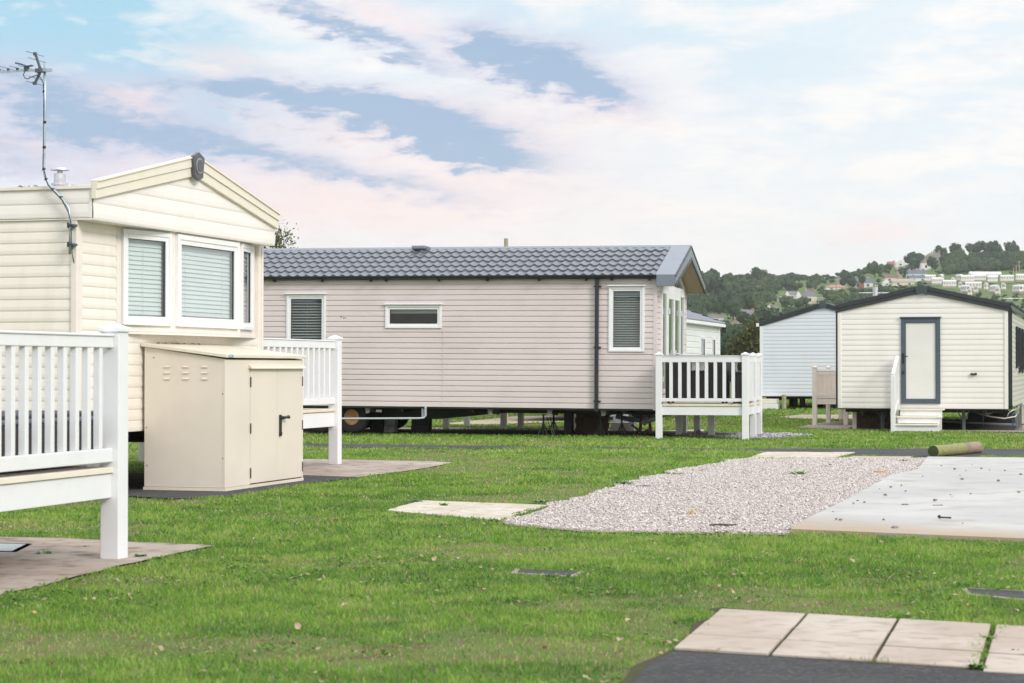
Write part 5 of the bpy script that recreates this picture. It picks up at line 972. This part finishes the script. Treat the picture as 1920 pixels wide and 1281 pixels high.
for i, p in enumerate(LS):
    o = lf[i] if i < 4 else lf[i % 4].copy()
    if i >= 4: COL.objects.link(o)
    g = G(*p); o.location = (g.x, g.y, .025 if 860 < p[1] < 1000 else .02); rr = random.Random(i + 50); k = rr.uniform(.45, .85); o.scale = (k,) * 3; o.rotation_euler = (rr.uniform(-.4, .4), rr.uniform(-.3, .3), rr.uniform(0, 6))
    tag(o, 'small dry fallen leaf lying on the ground in front of the caravans', 'leaf', 'fallen leaves')
# weeds
MT['weed'] = mat('weed_green', (.13, .24, .05), .6, .3, 20); MT['weed_dark'] = mat('weed_dark', (.09, .15, .07), .6, .3, 20); MT['weed_grey'] = mat('clover_grey', (.22, .32, .18), .6, .3, 20)
def weed(px, label, h, n, m, spread=.08, wide=.009, sd=0, kind='tuft'):
    rr = random.Random(sd); q = empty('weed', G(*px), 0, label, 'weed', 'weeds on the gravel and paving'); mb = MB()
    for i in range(n):
        a = rr.uniform(0, 6.28); L_ = h * rr.uniform(.35, .8); bx, by = rr.uniform(-spread, spread) * .5, rr.uniform(-spread, spread) * .5; out = rr.uniform(.2, 1.0) * spread; dx, dy = math.cos(a), math.sin(a); w_ = wide * rr.uniform(.6, 1.3)
        p = [(bx, by, 0.01), (bx + dx * out * .5, by + dy * out * .5, L_ * .7), (bx + dx * out, by + dy * out, L_ * (1 if kind == 'tuft' else .75))]
        mb.add([(p[0][0] - dy * w_ * .3, p[0][1] + dx * w_ * .3, p[0][2]), (p[0][0] + dy * w_ * .3, p[0][1] - dx * w_ * .3, p[0][2]), (p[1][0] + dy * w_, p[1][1] - dx * w_, p[1][2]), (p[1][0] - dy * w_, p[1][1] + dx * w_, p[1][2]), p[2]], [(0, 1, 2, 3), (3, 2, 4)])
    mb.build('foliage', m, q)
for i, (px, lab, h, n, m, sp) in enumerate([((832, 951), 'small upright weed growing in the joint of the pale slabs', .07, 26, 'weed', .06), ((1496, 893), 'straggly reddish green weed in the middle of the gravel', .11, 60, 'weed', .16), ((1547, 878), 'tiny weed near the far edge of the gravel', .07, 14, 'weed_dark', .06),
        ((1697, 868), 'green weed growing where the gravel meets the concrete', .08, 50, 'weed', .14), ((1345, 1002), 'broad dark leafy weed at the near edge of the gravel', .06, 60, 'weed_dark', .12), ((1168, 912), 'leafy weed at the left bank of the gravel', .10, 80, 'weed_dark', .16), ((1262, 893), 'low weed along the left gravel edge further back', .08, 60, 'weed', .16),
        ((925, 981), 'yellow flowered weed at the lower corner of the pale slabs', .07, 40, 'weed_dark', .12), ((1853, 1204), 'grass tuft in the joint between the corner slabs', .05, 40, 'weed', .04), ((1903, 1227), 'small grass tuft on the right corner slab', .04, 26, 'weed', .035), ((1832, 1258), 'grass tuft where the corner slabs meet the asphalt', .055, 60, 'weed', .06),
        ((264, 1047), 'bright grass tuft on the path right of the white post', .05, 50, 'weed', .06), ((85, 1041), 'weed on the path beside the inspection cover', .05, 40, 'weed', .10), ((158, 1028), 'small brownish weed on the path left of the white post', .03, 24, 'weed_dark', .05), ((780, 944), 'dark weed at the top left corner of the pale slabs', .06, 40, 'weed_dark', .10), ((1015, 944), 'grey green weed clump above the pale slabs', .06, 60, 'weed_grey', .14)]):
    weed(px, lab, h * .75, n, MT[m], sp * .8, sd=i)

lawn()

# birch top behind the taupe caravan
def leafy(name, loc, h, rad, nleaf, size, mleaf, label, cat, sparse=1.0, sd=0, group=None, base=.35):
    rr = np.random.default_rng(sd); q = empty(name, loc, 0, label, cat, group); t = MB(); r2 = random.Random(sd)
    t.tube([(0, 0, 0), (.05, 0, h * .4), (-.02, .02, h * .8), (0, 0, h * .97)], [h * .02, h * .016, h * .007, h * .002], 7)
    tips = []
    for k in range(22):
        z = h * (base + .6 * k / 22); a = k * 2.4; L_ = rad * (1.15 - .8 * k / 22) * r2.uniform(.7, 1.1); e = Vector((math.cos(a) * L_, math.sin(a) * L_, z + L_ * .5)); t.tube([(0, 0, z), tuple(Vector((0, 0, z)).lerp(e, .5) + Vector((0, 0, .04))), tuple(e)], [h * .005, h * .003, h * .001], 5); tips.append(e)
    t.build('trunk', MT['bark'], q); tips = np.array([tuple(x) for x in tips] + [(0, 0, h * .96)]); n = nleaf; c = tips[rr.integers(0, len(tips), n)] * np.array([1, 1, 1]) * np.stack([rr.random(n) ** .5] * 2 + [np.ones(n)], 1) + rr.normal(0, rad * .16, (n, 3))
    a = rr.normal(0, 1, (n, 3)); a /= np.linalg.norm(a, axis=1)[:, None]; b = np.cross(a, rr.normal(0, 1, (n, 3))); b /= np.linalg.norm(b, axis=1)[:, None]; s = size * (.6 + .8 * rr.random((n, 1)))
    V = np.stack([c - a * s, c + b * s * .5, c + a * s, c - b * s * .5], 1).reshape(-1, 3); F = np.arange(4 * n).reshape(n, 4); o = npmesh('crown', V, F, mleaf, {'tone': np.repeat(rr.random(n), 4)}); o.parent = q; return q
MT['leaves'] = attrmat('tree_leaves', [(0, (.04, .075, .02)), (.5, (.09, .13, .04)), (1, (.22, .20, .09))], .7, .3)
pb = FM(-17.9, 30); leafy('birch_tree', (pb.x, pb.y, 0), 5.95, 1.1, 2600, .05, MT['leaves'], 'sparse leafed tree top showing above the left end of the dark roof', 'tree', sd=4)
HAZE = .00015
# ------------------------------------------------------------------ hillside
RID = [(-400, 60), (300, 70), (700, 90), (1000, 120), (1200, 146), (1320, 156), (1370, 166), (1430, 169), (1500, 167), (1560, 171), (1600, 178), (1650, 185), (1690, 192), (1750, 203), (1790, 206), (1850, 206), (1920, 208), (2050, 220), (2400, 226), (3200, 200)]
D0_, D1_ = 230.0, 930.0
def ridge(px):
    for (a, ea), (b, eb) in zip(RID[:-1], RID[1:]):
        if a <= px <= b: t = (px - a) / (b - a); t = t * t * (3 - 2 * t); return ea + (eb - ea) * t
    return RID[0][1] if px < RID[0][0] else RID[-1][1]
def hz(px, d):
    """height of the slope at image azimuth px (as tan of bearing) and distance d"""
    s = max(0.0, min(1.0, (d - D0_) / (D1_ - D0_))); e = ridge(px) * s ** .85; z = EYE + e * d / FPX
    if d > D1_: z = EYE + ridge(px) * D1_ / FPX - (d - D1_) * .05
    if s <= 0: z = -1.0
    return z + .6 * noise.noise(Vector((px * .01, d * .01, 0)))
def hp(px, py):
    e = 690 - py; s = min(1.0, max(.0, e / ridge(px))) ** (1 / .85); d = D0_ + s * (D1_ - D0_)
    return Vector(((px - 960) / FPX * d, d, hz(px, d)))
hm = MB(); cols = list(range(-600, 3300, 26)); ds = [D0_ - 6] + [D0_ + (D1_ - D0_) * k / 46 for k in range(1, 47)] + [980, 1080, 1250]
for d in ds:
    for px in cols: hm.v.append(((px - 960) / FPX * d, d, hz(px, d) if d > D0_ else -2.0))
nc = len(cols); hm.f = [(j * nc + i, j * nc + i + 1, (j + 1) * nc + i + 1, (j + 1) * nc + i) for j in range(len(ds) - 1) for i in range(nc - 1)]; hm.mi = [0] * len(hm.f)
MT['hillgrass'] = gmat('hillside_grass', (.085, .15, .035), (.12, .16, .06), (.06, .10, .03), .02, .08, .3, 1)
struct(hm.build('hillside', MT['hillgrass'], smooth=True))
# crowns -------------------------------------------------------------
def crown_arrays(seed, nleaf=240):
    r = np.random.default_rng(seed); nl = r.integers(6, 10); cs = np.concatenate([[[0, 0, .55]], np.stack([r.normal(0, .30, nl), r.normal(0, .30, nl), .35 + .5 * r.random(nl)], 1)]); rs = .28 + .16 * r.random(len(cs)); rs[0] = .44
    k = r.integers(0, len(cs), nleaf); n = r.normal(0, 1, (nleaf, 3)); n /= np.linalg.norm(n, axis=1)[:, None]; n[:, 2] = np.abs(n[:, 2]) * .9 + .1 * n[:, 2]; p = cs[k] + n * rs[k, None] * (.86 + .2 * r.random((nleaf, 1)))
    nn = n + r.normal(0, .45, (nleaf, 3)); nn /= np.linalg.norm(nn, axis=1)[:, None]; a = np.cross(nn, r.normal(0, 1, (nleaf, 3))); a /= np.linalg.norm(a, axis=1)[:, None]; b = np.cross(nn, a); s = .06 + .07 * r.random((nleaf, 1))
    V = np.stack([p - a * s, p - b * s * .8, p + a * s * 1.1, p + b * s], 1).reshape(-1, 3)
    t = np.repeat(np.clip(.5 + r.normal(0, .16, nleaf), 0, 1), 4); F = np.arange(4 * nleaf).reshape(-1, 4)
    # solid lobes inside so the crown is not see-through
    bm = bmesh.new()
    for c, q in zip(cs, rs):
        g = bmesh.ops.create_icosphere(bm, subdivisions=1, radius=q * .93, matrix=Matrix.Translation(Vector(c)))
        for v in g['verts']: v.co += (v.co - Vector(c)) * .35 * noise.noise(v.co * 5 + Vector((seed, 0, 0)))
    V2 = np.array([v.co for v in bm.verts]); F2 = np.array([[v.index for v in f.verts] for f in bm.faces]); bm.free()
    return V, F, t, V2, F2, np.full(len(V2), .38)
CR = [crown_arrays(k) for k in range(6)]
def foliage_mat(name, cols, scale=.12):
    m = bpy.data.materials.new(name); m.use_nodes = True; t = m.node_tree; b = t.nodes['Principled BSDF']; b.inputs['Roughness'].default_value = .9; b.inputs['Specular IOR Level'].default_value = .1
    a = t.nodes.new('ShaderNodeAttribute'); a.attribute_name = 'tone'; r = t.nodes.new('ShaderNodeValToRGB'); e = r.color_ramp.elements
    while len(e) < len(cols): e.new(.5)
    for k, c in enumerate(cols): e[k].position = k / (len(cols) - 1); e[k].color = (*c, 1)
    t.links.new(a.outputs['Fac'], r.inputs[0]); t.links.new(r.outputs[0], b.inputs['Base Color']); return m
MT['wood'] = foliage_mat('woodland', [(.022, .043, .030), (.034, .060, .034), (.048, .079, .038), (.074, .110, .044), (.125, .13, .055)])
ARE = []      # image-azimuth/height boxes kept clear of trees (houses, caravan rows, fields)
def crowns(pts, name, label, cat):
    VV = []; TT = []; FF = []; off = 0
    for i, (p, s, h, tone) in enumerate(pts):
        V, F, t, V2, F2, t2 = CR[i % 6]; a = i * 1.7; c, sn = math.cos(a), math.sin(a); Rm = np.array([[c, -sn, 0], [sn, c, 0], [0, 0, 1]])
        for v, f, tt in ((V, F, t), (V2, np.concatenate([F2, F2[:, 2:]], 1), t2)):
            w = (v @ Rm.T) * np.array([s, s, h]) + np.array([p.x, p.y, p.z]); VV.append(w); FF.append(f + off); TT.append(np.clip(tt * .5 + tone, 0, 1)); off += len(w)
    V = np.concatenate(VV); F = np.concatenate(FF)
    tri = F[:, 2] == F[:, 3]; me = bpy.data.meshes.new(name); fl = [tuple(f[:3]) if k else tuple(f) for f, k in zip(F.tolist(), tri.tolist())]
    me.from_pydata(V.tolist(), [], fl); me.update(); at = me.attributes.new('tone', 'FLOAT', 'POINT'); at.data.foreach_set('value', np.concatenate(TT).astype(np.float32)); me.materials.append(MT['wood']); o = bpy.data.objects.new(name, me); COL.objects.link(o)
    return tag(o, label, cat, kind='stuff')

# houses on the hill ---------------------------------------------------
HM = {k: mat('house_' + k, v, .8, .08, .3) for k, v in dict(white=(.70, .69, .68), cream=(.66, .60, .47), grey=(.16, .155, .17), slate=(.10, .13, .17), brown=(.16, .105, .085), orange=(.42, .20, .15), brick=(.34, .13, .10), stone=(.34, .28, .22), black=(.03, .03, .035), roofpale=(.36, .30, .25), red=(.30, .12, .10)).items()}
def house(px0, px1, ytop, ybase, wall, roof, kind, label, chim=1, depth=.75, rz=0, wing=None, gable=None, gcol=None):
    c = hp((px0 + px1) / 2, ybase); sc = c.y / FPX; w = (px1 - px0) * sc; H = (ybase - ytop) * sc; d = w * depth; c.z -= .3
    r = empty('house', c, 0, label, 'house'); r.rotation_euler.z = R(rz); he = H * .56; x0, x1 = -w / 2, w / 2; hb = MB(); hb.box(x0, x1, 0, d, -2.5, he); wl = hb.build('wall', HM[wall], r); ov = w * .03
    rf = MB()
    if kind == 'hip': i = min(d, w) * .42; rf.add([(x0 - ov, -ov, he), (x1 + ov, -ov, he), (x1 + ov, d + ov, he), (x0 - ov, d + ov, he), (x0 + i, d / 2, H), (x1 - i, d / 2, H)], [(0, 1, 5, 4), (1, 2, 5), (2, 3, 4, 5), (3, 0, 4), (0, 3, 2, 1)])
    elif kind == 'ridge': rf.prism([(x0 - ov, -ov, he), (x0 - ov, d / 2, H), (x0 - ov, d + ov, he)], (w + 2 * ov, 0, 0))
    elif kind == 'gable': rf.prism([(x0 - ov, -ov * .5, he), (0, -ov * .5, H), (x1 + ov, -ov * .5, he)], (0, d + ov, 0))
    else: rf.box(x0 - ov, x1 + ov, -ov, d + ov, he, he + .3)
    ro = rf.build('roof', HM[roof], r)
    if kind == 'gable': g = MB(); g.prism([(x0, -ov * .6 - .05, he - .1), (0, -ov * .6 - .05, H * .93), (x1, -ov * .6 - .05, he - .1)], (0, .05, 0)); g.build('gable_wall', HM[gcol or wall], r)
    if gable:
        for t in gable: xg = x0 + w * t; gw = w * .15; g = MB(); g.prism([(xg - gw, -.8, he * .9), (xg, -.8, H * .98), (xg + gw, -.8, he * .9)], (0, d * .5, 0)); g.box(xg - gw * .9, xg + gw * .9, -.8, .2, -1, he * .9); g.build('front_gable', HM[gcol or wall], r)
    for k in range(chim): xc = x0 + w * ((k + .5) / chim if chim > 1 else .8); m = MB(); m.box(xc - w * .025 - .25, xc + w * .025 + .25, d / 2 - .4, d / 2 + .4, he, H + H * .16); m.build('chimney', HM['brick'] if k % 2 else HM['stone'], ro)
    nw = max(1, int(w / 3.2))
    for k in range(nw):
        xw = x0 + w * (k + .5) / nw; m = MB(); m.box(xw - .55, xw + .55, -.06, .0, he * .35, he * .35 + min(1.4, he * .45)); wn = m.build('window', HM['white'], r); m = MB(); m.box(xw - .45, xw + .45, -.09, -.06, he * .35 + .1, he * .35 + min(1.4, he * .45) - .1); m.build('pane', HM['black'], wn)
    ARE.append((px0 - 3, px1 + 3, ytop - 1, ybase + 7)); return r
house(1330, 1358, 587, 600, 'white', 'grey', 'ridge', 'low white cottage with a chimney at each end, lowest on the left of the hill', 2)
house(1380, 1424, 579, 597, 'cream', 'grey', 'ridge', 'half timbered house with red gables and a dark roof low on the hill', 2, gable=(.12, .92), gcol='brick')
house(1372, 1404, 594, 607, 'stone', 'brown', 'gable', 'brown gabled house just below the half timbered one', 0)
house(1424, 1441, 585, 593, 'white', 'white', 'flat', 'low white garage right of the half timbered house', 0)
house(1412, 1432, 592, 598, 'white', 'roofpale', 'flat', 'white flat roofed extension in front of the half timbered house', 0)
house(1444, 1463, 571, 584, 'stone', 'grey', 'hip', 'small house with a grey hipped roof behind a white chimney wall', 0)
house(1438, 1446, 570, 586, 'white', 'white', 'gable', 'narrow white gable end with a tall chimney', 1, depth=2)
house(1459, 1471, 553, 567, 'white', 'grey', 'gable', 'white gable house left of the long white one', 1, depth=1.5)
house(1470, 1502, 546, 562, 'white', 'grey', 'hip', 'long white house with a low grey hipped roof', 0, gable=(.2, .85), gcol='white')
house(1480, 1496, 562, 572, 'white', 'slate', 'hip', 'small white lodge with a slate roof below the long white house', 0)
house(1506, 1532, 541, 569, 'cream', 'grey', 'hip', 'tall cream villa with a steep grey roof and two chimneys', 2)
house(1532, 1543, 554, 559, 'white', 'slate', 'flat', 'low pale blue shed right of the tall cream villa', 0)
house(1549, 1590, 533, 544, 'white', 'orange', 'hip', 'bungalow with a bright orange tiled roof', 0)
house(1568, 1592, 522, 534, 'stone', 'grey', 'ridge', 'grey roofed house above the orange bungalow', 2)
house(1600, 1637, 519, 540, 'white', 'slate', 'ridge', 'house with a red tiled front gable and white walls', 1, gable=(.4,), gcol='red')
house(1665, 1680, 486, 498, 'brick', 'red', 'ridge', 'red roofed house near the skyline', 1)
house(1680, 1698, 485, 500, 'white', 'white', 'gable', 'white gabled house beside the red roofed one on the skyline', 0)
house(1660, 1692, 513, 528, 'cream', 'brown', 'ridge', 'cream house with a brown roof and brick gable', 1, gable=(.85,), gcol='stone')
house(1655, 1672, 524, 536, 'white', 'white', 'gable', 'small white gabled house below the cream and brown one', 0)
house(1674, 1716, 521, 536, 'cream', 'roofpale', 'ridge', 'long cream bungalow with a pale brown roof', 0)
house(1683, 1700, 500, 513, 'stone', 'roofpale', 'ridge', 'stone coloured house tucked below the skyline trees', 1)
house(1704, 1738, 504, 520, 'white', 'slate', 'ridge', 'terrace with a blue slate roof and four chimneys', 4)
house(1706, 1738, 514, 527, 'white', 'slate', 'ridge', 'lower terrace with a pale slate roof and white end wall', 0)
house(1728, 1746, 480, 506, 'white', 'grey', 'gable', 'steep gabled house with white bargeboards high on the hill', 1, gcol='stone')
house(1748, 1768, 472, 497, 'stone', 'grey', 'hip', 'tall house with a steep grey roof cutting the skyline', 2)
house(1768, 1779, 481, 490, 'white', 'roofpale', 'gable', 'small white house right of the tall steep roofed one', 0)
house(1735, 1752, 474, 492, 'stone', 'roofpale', 'gable', 'brown pointed roof between the two steep grey ones', 1)
house(1716, 1728, 497, 505, 'white', 'grey', 'gable', 'little white gabled cottage left of the steep gabled house', 0)
# the long greenhouse
c = hp(1850, 519); sc = c.y / FPX; r = empty('glasshouse', c, 0, 'long low white glasshouse on the green slope', 'glasshouse'); r.rotation_euler.z = R(9); m = MB(); L_ = 31 * sc; m.prism([(-L_, 0, 0), (-L_, 0, 1.1), (-L_, 1.6, 2.1), (-L_, 3.2, 1.1), (-L_, 3.2, 0)], (2 * L_, 0, 0)); m.build('glazing', HM['white'], r); m = MB(); [m.box(-L_ + k * L_ / 8, -L_ + k * L_ / 8 + .12, -.05, -.0, 0, 1.1) for k in range(17)]; m.build('frame', HM['grey'], r); ARE.append((1816, 1888, 508, 522))
# the rows of caravans on the hill
def hill_van():
    r = empty('static_caravan', (0, 0, 0), 0); m = MB(); m.box(-5, 5, 0, 3.4, .3, 2.5); m.build('body', HM['white'], r); m = MB(); m.prism([(-5.15, -.1, 2.5), (-5.15, 1.7, 3.1), (-5.15, 3.5, 2.5)], (10.3, 0, 0)); m.build('roof', MT['hvroof'], r)
    [MB().box(x, x + 1.0, -.04, .0, 1.3, 2.1).build('window', HM['roofpale'], r) for x in (-4.3, -2.4, -.4, 1.6, 3.4)]; MB().box(-5.04, -5, .5, 2.9, 1.2, 2.2).build('window', HM['stone'], r); MB().box(5, 5.04, .5, 2.9, 1.2, 2.2).build('window', HM['grey'], r); m = MB(); m.box(-4.9, 4.9, .1, 3.3, -.6, .3); m.build('skirt', HM['stone'], r); return r
MT['hvroof'] = mat('pale_caravan_roof', (.66, .66, .68), .6, .1)
hv = hill_van(); first = True
HV = [(1745, 532, 24, 10), (1768, 531, 14, 60), (1796, 532, 13, 80), (1815, 533, 30, 4), (1838, 531, 26, 8), (1862, 533, 22, 0), (1889, 532, 30, 6), (1916, 530, 24, 4), (1781, 543, 30, 6), (1804, 545, 12, 75), (1826, 545, 36, 5), (1852, 547, 13, 65), (1807, 551, 16, 70), (1834, 552, 16, 74), (1862, 552, 17, 70), (1886, 548, 16, 72), (1905, 553, 18, 68), (1875, 557, 18, 70), (1917, 552, 20, 8), (1822, 557, 14, 70), (1757, 538, 22, 4), (1790, 538, 12, 70), (1935, 545, 24, 10), (1950, 532, 26, 5)]
for i, (px, py, wpx, rot_) in enumerate(HV):
    o = hv if first else copy_tree(hv); first = False; c = hp(px, py); sc = wpx * .86 * c.y / FPX / (10.3 * abs(math.cos(R(rot_))) + 3.4 * abs(math.sin(R(rot_)))); o.location = c + Vector((0, 0, .8)); o.rotation_euler.z = R(rot_ if i % 2 else -rot_); o.scale = (sc, sc, min(1.25, max(.8, sc)))
    tag(o, 'white static caravan in the rows on the far green hillside', 'caravan', 'caravans on the hillside'); ARE.append((px - wpx / 2 - 2, px + wpx / 2 + 2, py - 8, py + 4))
ARE += [(1896, 1990, 500, 522), (1858, 1960, 533, 545), (1556, 1612, 548, 556)]
for i, (px, y0, y1) in enumerate(((1901, 518, 503), (1906, 518, 497), (1911.5, 517, 489), (1568, 548, 531))):
    c = hp(px, y0); m = MB(); h = (y0 - y1) * c.y / FPX; m.tube([(0, 0, -.5), (0, 0, h)], [.22, .16], 6); m.box(-.9, .9, -.1, .1, h * .9, h * .93); tag(m.build('utility_pole', HM['stone'], None, loc=tuple(c)), ('shortest pole at the edge of the bright hill field', 'middle pole of the three at the hill field', 'tallest pole on the hillside, right of the glasshouse', 'thin pole in front of the orange roofed bungalow')[i], 'pole')
# woodland: mass plus the trees one can tell apart
rw = random.Random(5); pts = []; ind = []
def clear(px, py, m=0):
    return not any(a - m < px < b + m and c < py < d for a, b, c, d in ARE)
tries = 0
def blocked(px, py, hw, top):
    return any(px + hw > a + 3 and px - hw < b - 3 and py > c + 2 and py - top < d - 10 for a, b, c, d in ARE)
while len(pts) < 3000 and tries < 60000:
    tries += 1; px = rw.uniform(900, 2150); top = 690 - ridge(px); py = top + (690 - top) * rw.random() ** .9 * .98
    p = hp(px, py); k = FPX / p.y
    wpx = rw.uniform(17, 30) if px < 1560 else rw.uniform(12, 24)
    if px > 1735 and py > 508: wpx *= .55
    if py < top + 14: wpx *= .62
    if px > 1735 and 516 < py < 556 and rw.random() < .8: continue
    for _ in range(3):
        if not blocked(px, py, wpx * .62, wpx * .9): break
        wpx *= .55
    else: continue
    s = wpx / k / 1.45
    tone = .16 + .24 * noise.noise(Vector((px * .02, py * .04, 2))) + rw.uniform(-.06, .22) + (.18 if rw.random() < .06 else 0) + (.06 if px > 1560 else 0)
    pts.append((p, s, s * rw.uniform(.75, 1.05), tone))
for _ in range(9000):
    if len(pts) > 4600: break
    px = rw.uniform(1290, 1780); top = 690 - ridge(px); py = rw.uniform(top + 20, 640); wpx = rw.uniform(6, 12)
    if blocked(px, py, wpx * .6, wpx * .9) or (px > 1735 and py > 515): continue
    p = hp(px, py); s = wpx / (FPX / p.y) / 1.45; pts.append((p, s, s * rw.uniform(.6, 1.0), .25 + .3 * noise.noise(Vector((px * .04, py * .08, 9))) + rw.uniform(-.1, .3)))
for k_ in range(130):
    px = 1290 + k_ * 7 + rw.uniform(-3, 3); py = 690 - ridge(px) + rw.uniform(1, 6); wpx = rw.uniform(9, 17)
    if blocked(px, py, wpx * .4, wpx * .7): continue
    p = hp(px, py); s = wpx / (FPX / p.y) / 1.45; pts.append((p, s, s * rw.uniform(.7, 1.0), .2 + rw.uniform(-.1, .2)))
for _ in range(520):
    px = rw.uniform(1772, 2150); top = 690 - ridge(px); py = rw.uniform(top, 509 + (6 if px < 1815 else 0)); p = hp(px, py); wpx = rw.uniform(13, 24); s = wpx / (FPX / p.y) / 1.45
    pts.append((p, s, s * rw.uniform(.75, 1.1), .22 + .3 * noise.noise(Vector((px * .03, py * .06, 5))) + rw.uniform(-.08, .2)))
pts.sort(key=lambda q: -q[0].y)
crowns(pts, 'woodland', 'dense dark green wood covering the hillside', 'wood')
def one(px, py, s, h, tone, label, k, group='garden and skyline trees on the hill', cat='tree', name='broadleaf_tree'):
    p = hp(px, py) if isinstance(px, (int, float)) else px; q = empty(name, p, 0, label, cat, group)
    V, F, t, V2, F2, t2 = CR[k % 6]; FF = [tuple(f) for f in F.tolist()] + [tuple(f) for f in (F2 + len(V)).tolist()]; W_ = np.concatenate([V, V2]) * np.array([s, s, h]) + np.array([0, 0, h * .15]); me = bpy.data.meshes.new('crown'); me.from_pydata(W_.tolist(), [], FF)
    me.update(); at = me.attributes.new('tone', 'FLOAT', 'POINT'); at.data.foreach_set('value', np.clip(np.concatenate([t, t2]) * .5 + tone, 0, 1).astype(np.float32)); me.materials.append(MT['wood']); o = bpy.data.objects.new('crown', me); COL.objects.link(o); o.parent = q
    m = MB(); m.tube([(0, 0, -1), (0, 0, h * .5)], [s * .07, s * .03], 7); m.build('trunk', MT['bark'], q)
TR = [(1424, 532, 8, 8, .15, 'rounded tree rising at the middle of the wooded skyline'), (1793, 481, 7, 8.5, .06, 'tall dark round tree standing above the skyline'), (1832, 482, 8, 9, .05, 'dark pointed tree on the skyline left of the ragged pine'), (1870, 484, 9, 10, .03, 'ragged dark pine on the skyline'), (1902, 478, 5, 9, .18, 'thin leafed tree on the skyline near the right edge'),
      (1716, 506, 10, 10, .05, 'large dark tree between the white gabled house and the brown pointed roof'), (1765, 490, 6, 8, .02, 'dark tree in front of the tall steep roofed house'), (1748, 506, 5, 8, .04, 'dark conifer beside the steep gabled house'), (1702, 520, 6, 6, .08, 'round dark tree right of the cream and brown house'),
      (1597, 541, 7, 7, .04, 'dark tree right of the orange roofed bungalow'), (1641, 519, 7, 8, .3, 'lighter green tree above the red gabled house'), (1563, 566, 8, 6, .50, 'pale green bush above the blue caravan roof'), (1418, 582, 5, 4.5, .62, 'bright green bush behind the half timbered house'), (1475, 574, 6, 5, .58, 'bright green bush below the long white house'),
      (1499, 580, 6, 5, .42, 'green bush right of the slate roofed lodge'), (1375, 598, 8, 9, .18, 'green tree left of the brown gabled house'), (1338, 555, 13, 13, .2, 'broad green tree in the left part of the wood'), (1372, 560, 12, 12, .28, 'grey green tree in the left of the wood'), (1402, 620, 6, 5, .12, 'round tree below the brown gabled house'), (1440, 612, 8, 7, .2, 'bushy tree just above the blue caravan roof edge')]
for i, (px, py, s, h, tone, lab) in enumerate(TR): one(px, py + 2, s * .62, h * .68, tone + .02, lab, i)
MT['olive_leaf'] = attrmat('olive_leaves', [(0, (.05, .065, .02)), (.5, (.09, .10, .03)), (1, (.14, .12, .05))], .8, .2)
p = Vector(((1412 - 960) / FPX * 150, 150, 0)); leafy('thorn_tree', p, 4.2, 2.2, 9000, .16, MT['olive_leaf'], 'olive brown thorn bush seen between the white deck and the pale blue caravan', 'tree', sd=9, base=.12)
pts2 = []
for i in range(70): px = rw.uniform(1250, 1560); d = rw.uniform(175, 225); pts2.append((Vector(((px - 960) / FPX * d, d, -.4)), rw.uniform(2.6, 4.2), rw.uniform(2.6, 4.6), rw.uniform(.0, .3)))
crowns(pts2, 'hedgerow', 'dark overgrown hedgerow at the foot of the hill behind the caravans', 'hedge')
# far television aerials
for (a_, b_, yy), lab in (((1611, 1668, 549), 'thin white aerial boom above the roof of the ivory caravan'), ((1882, 1932, 559.5), 'thin white aerial boom at the right edge above the roof')):
    d = 60; k = d / FPX; q = empty('tv_aerial', ((a_ + b_) / 2 * k - 960 * k, d, 0), 0, lab, 'aerial'); z = EYE + (690 - yy) * k; w_ = (b_ - a_) * k / 2; MB().box(-w_, w_, -.012, .012, z - .012, z + .012).build('boom', MT['white'], q); m = MB(); [m.tube([(x, -.12, z + .02), (x, .12, z + .02)], .01, 5) for x in (-w_ * .8, -w_ * .1, w_ * .15, w_ * .5)]; m.build('element', MT['black'], q); m = MB(); m.tube([(w_ * .6, .03, 0), (w_ * .6, .03, z + .03)], .015, 6); m.build('mast', MT['galv'], q)

# sea air between here and the hill
hz_ = MB(); hz_.box(-2600, 2600, -60, 3600, -9, 130); ho = hz_.build('haze', [], None); ho['kind'] = 'stuff'; ho['label'] = 'pale sea haze softening the far hillside'
hm_ = bpy.data.materials.new('haze'); hm_.use_nodes = True; t = hm_.node_tree; t.nodes.remove(t.nodes['Principled BSDF']); v = t.nodes.new('ShaderNodeVolumePrincipled'); v.inputs['Color'].default_value = (.92, .95, 1, 1); v.inputs['Density'].default_value = HAZE; v.inputs['Anisotropy'].default_value = .3
t.links.new(v.outputs[0], t.nodes['Material Output'].inputs['Volume']); ho.data.materials.append(hm_); SC.cycles.volume_bounces = 1
